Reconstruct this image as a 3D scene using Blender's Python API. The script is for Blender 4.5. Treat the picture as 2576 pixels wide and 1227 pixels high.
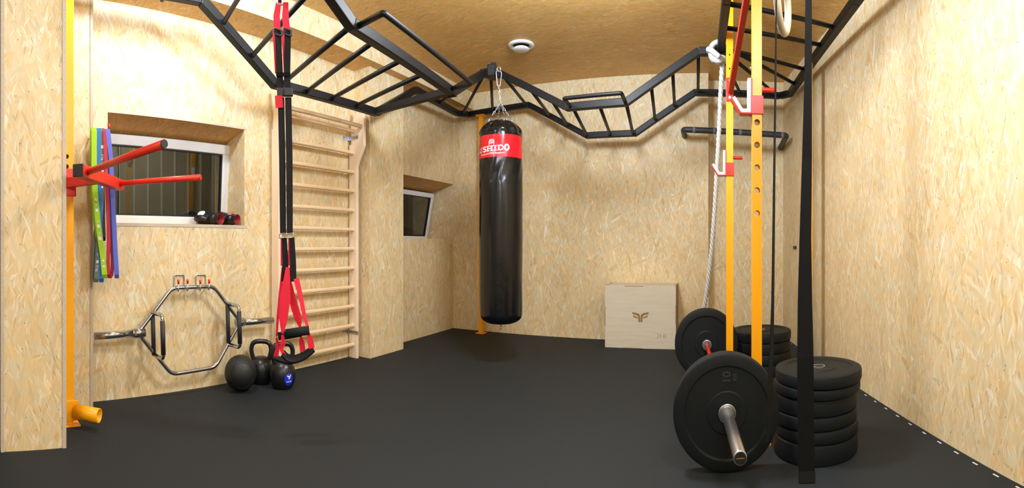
import bpy, bmesh, math, random
from math import sin, cos, tan, pi, radians, atan2
from mathutils import Vector, Matrix, Euler

for o in list(bpy.data.objects):
    bpy.data.objects.remove(o)
SC = bpy.context.scene
COL = SC.collection
V = Vector

# ------------------------------------------------------------------ camera
# stitched phone panorama: level cylindrical projection, 123 degrees wide
H = 1.03                      # lens height
FX, FY = 1200.0, 1330.0       # pixels per radian / per unit of tangent, 2576x1227 frame
PX0, PY0 = 1785.0, 613.5      # column that looks along +Y, horizon row
cam_d = bpy.data.cameras.new('camera')
cam_d.type = 'PANO'
cam_d.panorama_type = 'CENTRAL_CYLINDRICAL'
cam_d.central_cylindrical_range_u_min = -1288 / FX
cam_d.central_cylindrical_range_u_max = 1288 / FX
cam_d.central_cylindrical_range_v_min = -613.5 / FY
cam_d.central_cylindrical_range_v_max = 613.5 / FY
cam_d.central_cylindrical_radius = 1.0
cam_d.clip_start = 0.02
cam = bpy.data.objects.new('camera', cam_d)
COL.objects.link(cam)
cam.location = (0, 0, H)
cam.rotation_euler = (pi / 2, 0, (PX0 - 1288) / FX)
SC.camera = cam

# ------------------------------------------------------------------ view, world, lights
SC.view_settings.view_transform = 'Standard'
SC.view_settings.look = 'None'
SC.view_settings.gamma = 1.0
SC.view_settings.exposure = 0.10
SC.view_settings.use_curve_mapping = False
wd = bpy.data.worlds.new('night'); SC.world = wd; wd.use_nodes = True
wd.node_tree.nodes['Background'].inputs[0].default_value = (0.02, 0.025, 0.03, 1)
wd.node_tree.nodes['Background'].inputs[1].default_value = 0.3

def area(name, loc, size, watts, color=(1, 0.95, 0.88), rot=(0, 0, 0), sy=None):
    d = bpy.data.lights.new(name, 'AREA')
    d.shape = 'RECTANGLE'; d.size = size; d.size_y = sy or size
    d.energy = watts; d.color = color
    o = bpy.data.objects.new(name, d); COL.objects.link(o)
    o.location = loc; o.rotation_euler = rot
    return o
LC = (0.82, 0.955, 1.15)
def bulb(loc, watts, r=0.09):
    d = bpy.data.lights.new('ceiling_lamp_light', 'POINT'); d.energy = watts; d.color = LC; d.shadow_soft_size = r
    o = bpy.data.objects.new('ceiling_lamp_light', d); COL.objects.link(o); o.location = loc
bulb((-2.50, 1.35, 2.62), 66)
bulb((-0.85, 2.75, 2.62), 165, 0.2)
bulb((0.48, 1.00, 2.62), 115, 0.18)
bulb((0.10, -1.20, 2.60), 70)
area('yard_lamp_light', (-4.0, 1.6, 2.2), 0.2, 3, (1, 0.95, 0.8), (0, radians(60), 0))  # added light with no visible source, brightens the ribs outside

# ------------------------------------------------------------------ measuring helpers
def ray(px, py):
    th = (px - PX0) / FX
    return V((sin(th), cos(th), (PY0 - py) / FY))
def PZ(px, py, z):
    r = ray(px, py); t = (z - H) / r.z
    return V((r.x * t, r.y * t, z))
def PX(px, py, x):
    r = ray(px, py); t = x / r.x
    return V((x, r.y * t, H + r.z * t))
def PY(px, py, y):
    r = ray(px, py); t = y / r.y
    return V((r.x * t, y, H + r.z * t))
def PD(px, py, d):
    r = ray(px, py)
    return V((r.x * d, r.y * d, H + r.z * d))

# ------------------------------------------------------------------ materials
def new_mat(name):
    m = bpy.data.materials.new(name); m.use_nodes = True
    nt = m.node_tree
    return m, nt, nt.nodes['Principled BSDF']
def lin(c):
    return tuple(((x / 255 / 12.92) if x / 255 <= 0.04045 else ((x / 255 + 0.055) / 1.055) ** 2.4) for x in c) + (1,)
def plain(name, rgb, rough=0.5, metal=0.0, spec=0.5, var=0.08, scale=30, bump=0.0, coat=0.0, stretch=None):
    m, nt, b = new_mat(name)
    N = nt.nodes; L = nt.links
    tc = N.new('ShaderNodeTexCoord')
    mp = N.new('ShaderNodeMapping'); L.new(tc.outputs['Object'], mp.inputs[0])
    if stretch: mp.inputs['Scale'].default_value = stretch
    nz = N.new('ShaderNodeTexNoise'); nz.inputs['Scale'].default_value = scale
    nz.inputs['Detail'].default_value = 4
    L.new(mp.outputs[0], nz.inputs['Vector'])
    hs = N.new('ShaderNodeMix'); hs.data_type = 'RGBA'
    c = rgb if len(rgb) == 4 else tuple(rgb) + (1,)
    hs.inputs['A'].default_value = tuple(x * (1 - var) for x in c[:3]) + (1,)
    hs.inputs['B'].default_value = tuple(min(1, x * (1 + var)) for x in c[:3]) + (1,)
    L.new(nz.outputs['Fac'], hs.inputs['Factor'])
    L.new(hs.outputs['Result'], b.inputs['Base Color'])
    b.inputs['Roughness'].default_value = rough
    b.inputs['Metallic'].default_value = metal
    b.inputs['Specular IOR Level'].default_value = spec
    if coat: b.inputs['Coat Weight'].default_value = coat
    if bump:
        bp = N.new('ShaderNodeBump'); bp.inputs['Strength'].default_value = bump
        bp.inputs['Distance'].default_value = 0.01
        L.new(nz.outputs['Fac'], bp.inputs['Height']); L.new(bp.outputs[0], b.inputs['Normal'])
    return m

def osb(name, axes, gain=(1, 1, 1), seed=0.0):
    """oriented strand board: layers of long random flakes on the two named axes"""
    m, nt, b = new_mat(name)
    N = nt.nodes; L = nt.links
    tc = N.new('ShaderNodeTexCoord'); sx = N.new('ShaderNodeSeparateXYZ')
    L.new(tc.outputs['Object'], sx.inputs[0])
    cb = N.new('ShaderNodeCombineXYZ')
    L.new(sx.outputs[axes[0]], cb.inputs[0]); L.new(sx.outputs[axes[1]], cb.inputs[1])
    # bend the coordinates slightly so the flakes are not straight cells
    nw = N.new('ShaderNodeTexNoise'); nw.inputs['Scale'].default_value = 9; nw.inputs['Detail'].default_value = 2
    L.new(cb.outputs[0], nw.inputs['Vector'])
    wv = N.new('ShaderNodeVectorMath'); wv.operation = 'MULTIPLY_ADD'
    wv.inputs[1].default_value = (0.02, 0.02, 0); L.new(nw.outputs['Color'], wv.inputs[0]); L.new(cb.outputs[0], wv.inputs[2])
    col = None; hgt = None
    layers = [(86, 5, 22, 0.0), (60, 6, 30, 0.45), (120, 6, 32, 0.5), (98, 7, 38, 0.55), (25, 8, 38, 0.80), (72, 7, 55, 0.70), (112, 9, 75, 0.78)]
    for i, (ang, sl, ss, th) in enumerate(layers):
        mp = N.new('ShaderNodeMapping'); mp.vector_type = 'TEXTURE'
        mp.inputs['Rotation'].default_value = (0, 0, radians(ang))
        mp.inputs['Scale'].default_value = (1 / sl, 1 / ss, 1)
        mp.inputs['Location'].default_value = (3.7 * i + seed, 1.3 * i + seed, 0)
        L.new(wv.outputs[0], mp.inputs[0])
        vo = N.new('ShaderNodeTexVoronoi'); vo.voronoi_dimensions = '2D'; vo.inputs['Scale'].default_value = 1.0
        L.new(mp.outputs[0], vo.inputs['Vector'])
        sp = N.new('ShaderNodeSeparateColor'); L.new(vo.outputs['Color'], sp.inputs[0])
        rp = N.new('ShaderNodeValToRGB'); cr = rp.color_ramp
        cr.interpolation = 'LINEAR'
        e = cr.elements
        stops = [(0.0, (0.62, 0.46, 0.22)), (0.06, (0.69, 0.53, 0.285)), (0.4, (0.725, 0.58, 0.330)), (0.7, (0.748, 0.607, 0.357)), (0.94, (0.772, 0.64, 0.40)), (1.0, (0.85, 0.76, 0.56))]
        while len(e) < len(stops): e.new(0.5)
        for k, (p, c) in enumerate(stops):
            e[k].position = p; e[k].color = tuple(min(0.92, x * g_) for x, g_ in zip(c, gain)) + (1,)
        L.new(sp.outputs[0], rp.inputs[0])
        if col is None:
            col = rp.outputs[0]; hgt = sp.outputs[2]
        else:
            gt = N.new('ShaderNodeMath'); gt.operation = 'GREATER_THAN'; gt.inputs[1].default_value = th
            L.new(sp.outputs[1], gt.inputs[0])
            mx = N.new('ShaderNodeMix'); mx.data_type = 'RGBA'
            L.new(gt.outputs[0], mx.inputs['Factor']); L.new(col, mx.inputs['A']); L.new(rp.outputs[0], mx.inputs['B'])
            col = mx.outputs['Result']
            mh = N.new('ShaderNodeMix'); mh.data_type = 'FLOAT'
            L.new(gt.outputs[0], mh.inputs['Factor']); L.new(hgt, mh.inputs['A']); L.new(sp.outputs[2], mh.inputs['B'])
            hgt = mh.outputs['Result']
    # grain streaks and slow board tone
    mpg = N.new('ShaderNodeMapping'); mpg.inputs['Scale'].default_value = (130, 12, 1); L.new(wv.outputs[0], mpg.inputs[0])
    ng = N.new('ShaderNodeTexNoise'); ng.inputs['Scale'].default_value = 1; ng.inputs['Detail'].default_value = 3
    L.new(mpg.outputs[0], ng.inputs['Vector'])
    n2 = N.new('ShaderNodeTexNoise'); n2.inputs['Scale'].default_value = 2.2; n2.inputs['Detail'].default_value = 3
    L.new(cb.outputs[0], n2.inputs['Vector'])
    ad = N.new('ShaderNodeMath'); ad.operation = 'ADD'; L.new(ng.outputs['Fac'], ad.inputs[0]); L.new(n2.outputs['Fac'], ad.inputs[1])
    mr = N.new('ShaderNodeMapRange'); mr.inputs['From Min'].default_value = 0.6; mr.inputs['From Max'].default_value = 1.4
    mr.inputs['To Min'].default_value = 0.90; mr.inputs['To Max'].default_value = 1.08
    L.new(ad.outputs[0], mr.inputs['Value'])
    n3 = N.new('ShaderNodeTexNoise'); n3.inputs['Scale'].default_value = 11; n3.inputs['Detail'].default_value = 4
    L.new(cb.outputs[0], n3.inputs['Vector'])
    mt_ = N.new('ShaderNodeMix'); mt_.data_type = 'RGBA'
    mt_.inputs['A'].default_value = (1.05, 0.95, 0.80, 1); mt_.inputs['B'].default_value = (0.95, 1.03, 1.16, 1)
    r3 = N.new('ShaderNodeMapRange'); r3.inputs['From Min'].default_value = 0.3; r3.inputs['From Max'].default_value = 0.7
    L.new(n3.outputs['Fac'], r3.inputs['Value']); L.new(r3.outputs[0], mt_.inputs['Factor'])
    mu = N.new('ShaderNodeVectorMath'); mu.operation = 'MULTIPLY'; L.new(col, mu.inputs[0]); L.new(mt_.outputs['Result'], mu.inputs[1])
    vm = N.new('ShaderNodeVectorMath'); vm.operation = 'SCALE'; L.new(mu.outputs[0], vm.inputs[0]); L.new(mr.outputs[0], vm.inputs['Scale'])
    def sliver(angle, sl, ss, few, size, off):
        mpd = N.new('ShaderNodeMapping'); mpd.vector_type = 'TEXTURE'
        mpd.inputs['Rotation'].default_value = (0, 0, radians(angle)); mpd.inputs['Scale'].default_value = (1 / sl, 1 / ss, 1)
        mpd.inputs['Location'].default_value = (off, off * 0.7, 0)
        L.new(wv.outputs[0], mpd.inputs[0])
        vd = N.new('ShaderNodeTexVoronoi'); vd.voronoi_dimensions = '2D'; vd.inputs['Scale'].default_value = 1
        L.new(mpd.outputs[0], vd.inputs['Vector'])
        sd = N.new('ShaderNodeSeparateColor'); L.new(vd.outputs['Color'], sd.inputs[0])
        g1 = N.new('ShaderNodeMath'); g1.operation = 'GREATER_THAN'; g1.inputs[1].default_value = few; L.new(sd.outputs[0], g1.inputs[0])
        l1 = N.new('ShaderNodeMath'); l1.operation = 'LESS_THAN'; l1.inputs[1].default_value = size; L.new(vd.outputs['Distance'], l1.inputs[0])
        mm = N.new('ShaderNodeMath'); mm.operation = 'MULTIPLY'; L.new(g1.outputs[0], mm.inputs[0]); L.new(l1.outputs[0], mm.inputs[1])
        return mm.outputs[0]
    cur = vm.outputs[0]
    for angle, sl, ss, few, size, off, c_, amt in ((84, 9, 70, 0.90, 0.30, 1.1, (0.92, 0.86, 0.72), 0.40), (58, 11, 110, 0.93, 0.30, 5.2, (0.92, 0.86, 0.72), 0.5), (122, 12, 110, 0.94, 0.30, 9.4, (0.92, 0.87, 0.74), 0.5),
                                              (76, 9, 60, 0.965, 0.28, 3.3, (0.45, 0.28, 0.11), 0.45), (115, 16, 130, 0.975, 0.26, 7.7, (0.24, 0.14, 0.05), 0.6), (20, 60, 60, 0.992, 0.18, 2.2, (0.10, 0.06, 0.03), 0.8)):
        mk = sliver(angle, sl, ss, few, size, off)
        m2 = N.new('ShaderNodeMath'); m2.operation = 'MULTIPLY'; m2.inputs[1].default_value = amt; L.new(mk, m2.inputs[0])
        fx = N.new('ShaderNodeMix'); fx.data_type = 'RGBA'; L.new(m2.outputs[0], fx.inputs['Factor']); L.new(cur, fx.inputs['A'])
        fx.inputs['B'].default_value = tuple(x * g_ for x, g_ in zip(c_, gain)) + (1,)
        cur = fx.outputs['Result']
    L.new(cur, b.inputs['Base Color'])
    bp = N.new('ShaderNodeBump'); bp.inputs['Strength'].default_value = 0.35; bp.inputs['Distance'].default_value = 0.004
    L.new(hgt, bp.inputs['Height']); L.new(bp.outputs[0], b.inputs['Normal'])
    b.inputs['Roughness'].default_value = 0.48
    b.inputs['Specular IOR Level'].default_value = 0.35
    return m

M = {}
M['osb_x'] = osb('strand_board_side', (1, 2))
M['osb_y'] = osb('strand_board_back', (0, 2), seed=4.1)
M['osb_z'] = osb('strand_board_flat', (1, 0), seed=8.3, gain=(1.0, 0.74, 0.40))  # level faces: warm bounced shade is tinted into the board colour
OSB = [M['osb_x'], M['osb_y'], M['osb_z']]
M['osb_edge'] = plain('board_edge', (0.55, 0.47, 0.36), 0.85, var=0.35, scale=160)
M['rubber'] = plain('rubber_floor', (0.0100, 0.0142, 0.0180), 0.72, var=0.35, scale=220, bump=0.15, spec=0.35)
M['concrete'] = plain('pale_screed', (0.62, 0.6, 0.54), 0.8, scale=20)
M['black_steel'] = plain('black_powder_coat', (0.0040, 0.0046, 0.0052), 0.5, spec=0.35, var=0.2, scale=300)
M['orange'] = plain('orange_powder_coat', lin((255, 172, 4)), 0.38, var=0.05, scale=200)
M['red'] = plain('red_powder_coat', lin((222, 48, 26)), 0.38, var=0.05, scale=200)
M['brace_red'] = plain('dark_red_paint', lin((176, 52, 30)), 0.45, var=0.05, scale=200)  # darker copy of the red coat, with the brace's shade in its colour
M['black_plastic'] = plain('black_plastic', (0.012, 0.013, 0.016), 0.45)
M['chrome'] = plain('chrome', (0.52, 0.56, 0.62), 0.16, metal=1.0, var=0.04)
M['sleeve_steel'] = plain('brushed_steel', (0.66, 0.68, 0.72), 0.30, metal=1.0, var=0.06)
M['zinc'] = plain('zinc_plated_steel', (0.55, 0.58, 0.63), 0.33, metal=1.0, var=0.1)
M['knurl'] = plain('knurled_grip', (0.055, 0.057, 0.06), 0.5, metal=0.6, var=0.3, scale=900, bump=0.3)
M['iron'] = plain('black_cast_iron', (0.009, 0.010, 0.011), 0.33, var=0.3, scale=80, bump=0.06)
M['ball_rubber'] = plain('ball_rubber', (0.011, 0.013, 0.014), 0.5, var=0.3, scale=120, bump=0.25)
M['plate_rubber'] = plain('plate_rubber', (0.0040, 0.0068, 0.0085), 0.6, spec=0.3, var=0.25, scale=90, bump=0.05)
M['plate_mark'] = plain('plate_lettering', (0.022, 0.026, 0.028), 0.5)
M['vinyl'] = plain('black_vinyl', (0.0032, 0.0046, 0.0060), 0.19, var=0.2, scale=6, bump=0.5, stretch=(1, 1, 0.6))
M['vinyl_red'] = plain('red_vinyl', lin((226, 22, 34)), 0.28, var=0.05, scale=6, bump=0.35)
M['white_print'] = plain('white_print', (0.85, 0.85, 0.85), 0.4, var=0.02)
M['beech'] = plain('beech_wood', lin((238, 216, 188)), 0.45, var=0.10, scale=7, stretch=(4, 4, 0.7))
M['beech_rung'] = plain('beech_rung', lin((236, 206, 165)), 0.4, var=0.10, scale=7, stretch=(5, 0.6, 5))
M['plywood'] = plain('pale_plywood', lin((207, 198, 178)), 0.62, var=0.13, scale=5, stretch=(0.7, 4, 7))
M['ply_edge'] = plain('plywood_edge', lin((160, 128, 84)), 0.7, var=0.25, scale=40, stretch=(0.3, 0.3, 6))
M['burnt'] = plain('engraved_brown', lin((146, 116, 62)), 0.8)
M['pvc'] = plain('white_pvc', (0.80, 0.81, 0.82), 0.35, var=0.02)
M['gasket'] = plain('black_gasket', (0.01, 0.01, 0.012), 0.6)
M['vent_plastic'] = plain('vent_plastic', (0.80, 0.77, 0.70), 0.4, var=0.03)
M['dark_void'] = plain('dark_duct', (0.03, 0.025, 0.02), 0.8)
M['webbing'] = plain('black_webbing', (0.0080, 0.0090, 0.0105), 0.75, spec=0.3, var=0.3, scale=900, bump=0.04)
M['webbing_edge'] = plain('dark_strap_webbing', (0.0040, 0.0041, 0.0041), 0.8, spec=0.2, var=0.3, scale=900, bump=0.04)
M['red_webbing'] = plain('red_webbing', lin((238, 24, 62)), 0.65, var=0.08, scale=900, bump=0.05)
M['foam'] = plain('black_foam', (0.010, 0.011, 0.012), 0.85, spec=0.3, var=0.3, scale=600, bump=0.1)
M['rope'] = plain('white_rope', (0.62, 0.61, 0.58), 0.75, var=0.15, scale=120, bump=0.3)
M['ring_wood'] = plain('birch_ring', lin((196, 182, 158)), 0.4, var=0.12, scale=20)
M['bar_grip'] = plain('dark_grip_tube', (0.035, 0.037, 0.042), 0.5, var=0.2, scale=60)
M['grey_tape'] = plain('grey_tape', (0.17, 0.17, 0.17), 0.5)
M['lime'] = plain('lime_latex', lin((162, 216, 24)), 0.5, var=0.05)
M['blue'] = plain('blue_latex', lin((34, 118, 190)), 0.5, var=0.05)
M['grey_latex'] = plain('grey_latex', lin((106, 118, 118)), 0.5, var=0.05)
M['dark_latex'] = plain('dark_grey_latex', lin((58, 68, 68)), 0.5, var=0.05)
M['crimson'] = plain('crimson_latex', lin((178, 26, 52)), 0.5, var=0.06)
M['plum'] = plain('plum_latex', lin((70, 24, 48)), 0.5, var=0.06)
M['violet'] = plain('violet_latex', lin((88, 106, 206)), 0.5, var=0.05)
M['badge_blue'] = plain('blue_badge', lin((20, 48, 222)), 0.4, var=0.02)
M['glove_leather'] = plain('black_glove_leather', (0.012, 0.014, 0.018), 0.32, var=0.2, scale=60, bump=0.15)
M['glove_red'] = plain('red_lining', lin((150, 12, 26)), 0.6)
M['glove_pink'] = plain('pink_patch', lin((240, 92, 140)), 0.5)
M['gold'] = plain('gold_print', lin((224, 160, 40)), 0.4)
M['entry_grey'] = plain('grey_blue_paint', lin((128, 140, 158)), 0.6)
M['fence'] = plain('olive_sheet', (0.16, 0.15, 0.10), 0.6)
M['fence_rib'] = plain('pale_rib', (0.5, 0.5, 0.42), 0.5)
def glass_mat():
    m, nt, b = new_mat('window_glass')
    b.inputs['Base Color'].default_value = (0.75, 0.8, 0.78, 1)
    b.inputs['Roughness'].default_value = 0.02
    b.inputs['Transmission Weight'].default_value = 1.0
    b.inputs['IOR'].default_value = 1.5
    return m
M['glass'] = glass_mat()

# ------------------------------------------------------------------ mesh collector
class MB:
    def __init__(s):
        s.v = []; s.f = []; s.sm = []; s.mi = []
    def add(s, vs, fs, smooth=False, mi=0):
        b = len(s.v)
        s.v += [V(p) for p in vs]
        for f in fs:
            s.f.append([i + b for i in f]); s.sm.append(smooth); s.mi.append(mi)
        return s
    def box(s, c, size, rot=None, mi=0):
        c = V(c); hx, hy, hz = [x / 2 for x in size]
        R = rot if rot is not None else Matrix.Identity(3)
        p = [c + R @ V((x * hx, y * hy, z * hz)) for x in (-1, 1) for y in (-1, 1) for z in (-1, 1)]
        return s.add(p, [(0, 1, 3, 2), (4, 6, 7, 5), (0, 4, 5, 1), (2, 3, 7, 6), (0, 2, 6, 4), (1, 5, 7, 3)], False, mi)
    def span(s, lo, hi, mi=0):
        lo = V(lo); hi = V(hi)
        return s.box((lo + hi) / 2, hi - lo, mi=mi)
    def beam(s, p0, p1, w, h, up=(0, 0, 1), n0=None, n1=None, mi=0, sidev=None):
        """rectangular bar; n0/n1: mitre plane normals at its ends"""
        p0 = V(p0); p1 = V(p1); d = (p1 - p0).normalized()
        side = d.cross(V(up))
        if side.length < 1e-4: side = d.cross(V((0, 1, 0)))
        if sidev is not None: side = V(sidev)
        side.normalize(); u = side.cross(d).normalized()
        vs = []
        for p, n in ((p0, n0), (p1, n1)):
            for a, bb in ((-1, -1), (1, -1), (1, 1), (-1, 1)):
                o = side * (a * w / 2) + u * (bb * h / 2)
                if n is not None and abs(d.dot(n)) > 0.2:
                    o = o - d * (o.dot(n) / d.dot(n))
                vs.append(p + o)
        return s.add(vs, [(0, 1, 2, 3), (7, 6, 5, 4), (0, 4, 5, 1), (1, 5, 6, 2), (2, 6, 7, 3), (3, 7, 4, 0)], False, mi)
    def rail(s, pts, w, h, up=(0, 0, 1), sidev=None):
        pts = [V(p) for p in pts]
        ds = [(pts[i + 1] - pts[i]).normalized() for i in range(len(pts) - 1)]
        for i in range(len(ds)):
            n0 = (ds[i - 1] + ds[i]).normalized() if i > 0 else None
            n1 = (ds[i] + ds[i + 1]).normalized() if i < len(ds) - 1 else None
            s.beam(pts[i], pts[i + 1], w, h, up, n0, n1, sidev=sidev)
        return s
    def tube(s, pts, r, n=12, closed=False, cap=True, smooth=True, flat=1.0, ref=None):
        pts = [V(p) for p in pts]; k = len(pts)
        rs = r if isinstance(r, (list, tuple)) else [r] * k
        ts = []
        for i in range(k):
            if closed: t = pts[(i + 1) % k] - pts[i - 1]
            elif i == 0: t = pts[1] - pts[0]
            elif i == k - 1: t = pts[-1] - pts[-2]
            else: t = (pts[i + 1] - pts[i]).normalized() + (pts[i] - pts[i - 1]).normalized()
            ts.append(t.normalized())
        a = V(ref) if ref else (V((0, 0, 1)) if abs(ts[0].z) < 0.9 else V((1, 0, 0)))
        a = (a - ts[0] * a.dot(ts[0])).normalized()
        vs = []
        for i in range(k):
            a = (a - ts[i] * a.dot(ts[i]))
            if a.length < 1e-5: a = ts[i].orthogonal()
            a.normalize()
            b2 = ts[i].cross(a)
            for j in range(n):
                q = 2 * pi * j / n
                vs.append(pts[i] + a * (cos(q) * rs[i]) + b2 * (sin(q) * rs[i] * flat))
        fs = []
        for i in range(k if closed else k - 1):
            i2 = (i + 1) % k
            for j in range(n):
                fs.append((i * n + j, i * n + (j + 1) % n, i2 * n + (j + 1) % n, i2 * n + j))
        s.add(vs, fs, smooth)
        if cap and not closed:
            b = len(s.v) - k * n
            s.f.append([b + j for j in range(n)][::-1]); s.sm.append(False); s.mi.append(0)
            s.f.append([b + (k - 1) * n + j for j in range(n)]); s.sm.append(False); s.mi.append(0)
        return s
    def lathe(s, prof, n=32, mat=None, smooth=True, sx=1.0, sy=1.0, mi=0):
        """profile of (radius, height) turned about local z"""
        mt = mat or Matrix.Identity(4)
        vs = []; k = len(prof)
        for (r, z) in prof:
            for j in range(n):
                q = 2 * pi * j / n
                vs.append(mt @ V((r * cos(q) * sx, r * sin(q) * sy, z)))
        fs = []
        for i in range(k - 1):
            for j in range(n):
                fs.append((i * n + j, i * n + (j + 1) % n, (i + 1) * n + (j + 1) % n, (i + 1) * n + j))
        if prof[0][0] > 1e-6 : pass
        return s.add(vs, fs, smooth, mi)
    def ribbon(s, pts, w, t, wdir, smooth=True):
        """flat strap: w wide along wdir (one vector, or one per point), t thick"""
        pts = [V(p) for p in pts]; k = len(pts)
        ws = w if isinstance(w, (list, tuple)) else [w] * k
        wd_ = [V(x) for x in wdir] if isinstance(wdir[0], (list, tuple, Vector)) else [V(wdir)] * k
        vs = []
        for i in range(k):
            tg = (pts[min(i + 1, k - 1)] - pts[max(i - 1, 0)]).normalized()
            a = (wd_[i] - tg * wd_[i].dot(tg)).normalized(); nn = tg.cross(a)
            for x, y in ((-1, -1), (1, -1), (1, 1), (-1, 1)):
                vs.append(pts[i] + a * (x * ws[i] / 2) + nn * (y * t / 2))
        fs = [(3, 2, 1, 0), tuple((k - 1) * 4 + j for j in range(4))]
        for i in range(k - 1):
            for j in range(4):
                fs.append((i * 4 + j, i * 4 + (j + 1) % 4, (i + 1) * 4 + (j + 1) % 4, (i + 1) * 4 + j))
        return s.add(vs, fs, False)
    def prism(s, poly, depth, mat=None, mi=0):
        """polygon in local xy, extruded along +z by depth"""
        mt = mat or Matrix.Identity(4); k = len(poly)
        vs = [mt @ V((x, y, 0)) for x, y in poly] + [mt @ V((x, y, depth)) for x, y in poly]
        fs = [tuple(range(k))[::-1], tuple(range(k, 2 * k))]
        for i in range(k):
            j = (i + 1) % k
            fs.append((i, j, k + j, k + i))
        return s.add(vs, fs, False, mi)
    def cyl(s, p0, p1, r, n=20, r1=None):
        return s.tube([p0, p1], [r, r1 if r1 is not None else r], n)
    def build(s, name, mat, parent=None, loc=None, local=False, bevel=0.0, by_normal=False, segs=2):
        off = V((0, 0, 0))
        if parent is not None and not local:
            q = parent
            while q is not None:
                off += q.location; q = q.parent
        if loc is not None and not local: off = V(loc)
        me = bpy.data.meshes.new(name)
        me.from_pydata([v - off for v in s.v], [], s.f)
        mats = mat if isinstance(mat, (list, tuple)) else [mat]
        for m_ in mats: me.materials.append(m_)
        bm = bmesh.new(); bm.from_mesh(me)
        bmesh.ops.recalc_face_normals(bm, faces=bm.faces)
        bm.to_mesh(me); bm.free()
        for p, sm, mi in zip(me.polygons, s.sm, s.mi):
            p.use_smooth = sm
            if by_normal:
                n = p.normal; a = [abs(n.x), abs(n.y), abs(n.z)]
                p.material_index = a.index(max(a))
            else: p.material_index = mi
        o = bpy.data.objects.new(name, me); COL.objects.link(o)
        if parent is not None: o.parent = parent
        if loc is not None: o.location = V(loc)
        if bevel:
            md = o.modifiers.new('bevel', 'BEVEL'); md.width = bevel; md.segments = segs
            md.limit_method = 'ANGLE'; md.angle_limit = radians(40)
        return o

def frame(o, x, y=None, z=None):
    """4x4 with origin o, x axis, and z axis given"""
    x = V(x).normalized(); z = V(z); z = (z - x * z.dot(x)).normalized(); y = z.cross(x)
    m = Matrix.Identity(4)
    for i in range(3):
        m[i][0] = x[i]; m[i][1] = y[i]; m[i][2] = z[i]; m[i][3] = o[i]
    return m
def text_geo(body, size, align='CENTER', spacing=1.0, offset=0.0):
    c = bpy.data.curves.new('t', 'FONT'); c.body = body; c.size = size
    c.align_x = align; c.align_y = 'CENTER'; c.space_character = spacing; c.offset = offset
    c.resolution_u = 4
    o = bpy.data.objects.new('t', c); COL.objects.link(o)
    dg = bpy.context.evaluated_depsgraph_get(); dg.update()
    me = o.evaluated_get(dg).to_mesh()
    bm = bmesh.new(); bm.from_mesh(me); bmesh.ops.triangulate(bm, faces=bm.faces); bm.verts.index_update()
    vs = [v.co.copy() for v in bm.verts]; fs = [tuple(v.index for v in f.verts) for f in bm.faces]; bm.free()
    o.evaluated_get(dg).to_mesh_clear()
    bpy.data.objects.remove(o); bpy.data.curves.remove(c)
    return vs, fs
def tag(o, label, cat, group=None, kind=None):
    o['label'] = label; o['category'] = cat
    if group: o['group'] = group
    if kind: o['kind'] = kind
    return o
def thing(name, label, cat, loc=(0, 0, 0), group=None):
    o = bpy.data.objects.new(name, None); COL.objects.link(o)
    o.location = loc; o.empty_display_size = 0.1
    return tag(o, label, cat, group)
def struct(o):
    o['kind'] = 'structure'; return o
def dup(root, loc, rotz=0.0, label=None, group=None):
    r = root.copy(); COL.objects.link(r); r.location = loc; r.rotation_euler = (0, 0, rotz)
    if label: r['label'] = label
    if group: r['group'] = group
    for ch in list(root.children):
        c = ch.copy(); COL.objects.link(c); c.parent = r
        for g in list(ch.children):
            d = g.copy(); COL.objects.link(d); d.parent = c
    return r
def cut(o, cutter_mb):
    c = cutter_mb.build('cutter', M['red'])
    c.parent = o.parent
    if o.parent: c.location = -V(o.parent.location)
    md = o.modifiers.new('b', 'BOOLEAN'); md.object = c; md.operation = 'DIFFERENCE'; md.solver = 'EXACT'
    dg = bpy.context.evaluated_depsgraph_get(); dg.update()
    me = bpy.data.meshes.new_from_object(o.evaluated_get(dg))
    o.modifiers.remove(md); o.data = me
    bpy.data.objects.remove(c)
def arc(c, r, a0, a1, n, ax, ay):
    c = V(c); ax = V(ax); ay = V(ay)
    return [c + ax * (r * cos(a0 + (a1 - a0) * i / n)) + ay * (r * sin(a0 + (a1 - a0) * i / n)) for i in range(n + 1)]
def rounded(pts, r, n=5, closed=False):
    """polyline with its corners rounded"""
    pts = [V(p) for p in pts]; out = []; k = len(pts)
    for i in range(k):
        if not closed and i in (0, k - 1): out.append(pts[i]); continue
        p = pts[i]; a = pts[i - 1] - p; b = pts[(i + 1) % k] - p
        ra = min(r, a.length * 0.45, b.length * 0.45)
        A = p + a.normalized() * ra; B = p + b.normalized() * ra
        for j in range(n + 1):
            t = j / n
            out.append(A * (1 - t) ** 2 + p * (2 * t * (1 - t)) + B * t ** 2)
    return out
def smooth_path(pts, n=8):
    """Catmull-Rom through the points"""
    P = [V(p) for p in pts]; P = [P[0] * 2 - P[1]] + P + [P[-1] * 2 - P[-2]]
    out = []
    for i in range(1, len(P) - 2):
        for j in range(n):
            t = j / n
            out.append(0.5 * ((2 * P[i]) + (P[i + 1] - P[i - 1]) * t + (2 * P[i - 1] - 5 * P[i] + 4 * P[i + 1] - P[i + 2]) * t * t + (3 * P[i] - P[i - 1] - 3 * P[i + 1] + P[i + 2]) * t ** 3))
    out.append(P[-2]); return out

# ================================================================== THE ROOM
XW = -3.32           # board wall with the windows
YB, YR = 5.57, 5.83  # back wall, and its recessed right end
ZC = 2.83            # ceiling
NX, NY, ND = 0.9933, 0.1156, 1.575
def wall_r(y): return (ND - NY * y) / NX
RT = V((NY, -NX, 0)) # along the right wall, towards the lens

mb = MB(); mb.span((-4.6, -2.3, -0.12), (2.2, 6.2, -0.004))
struct(mb.build('floor_screed', M['concrete']))
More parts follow.
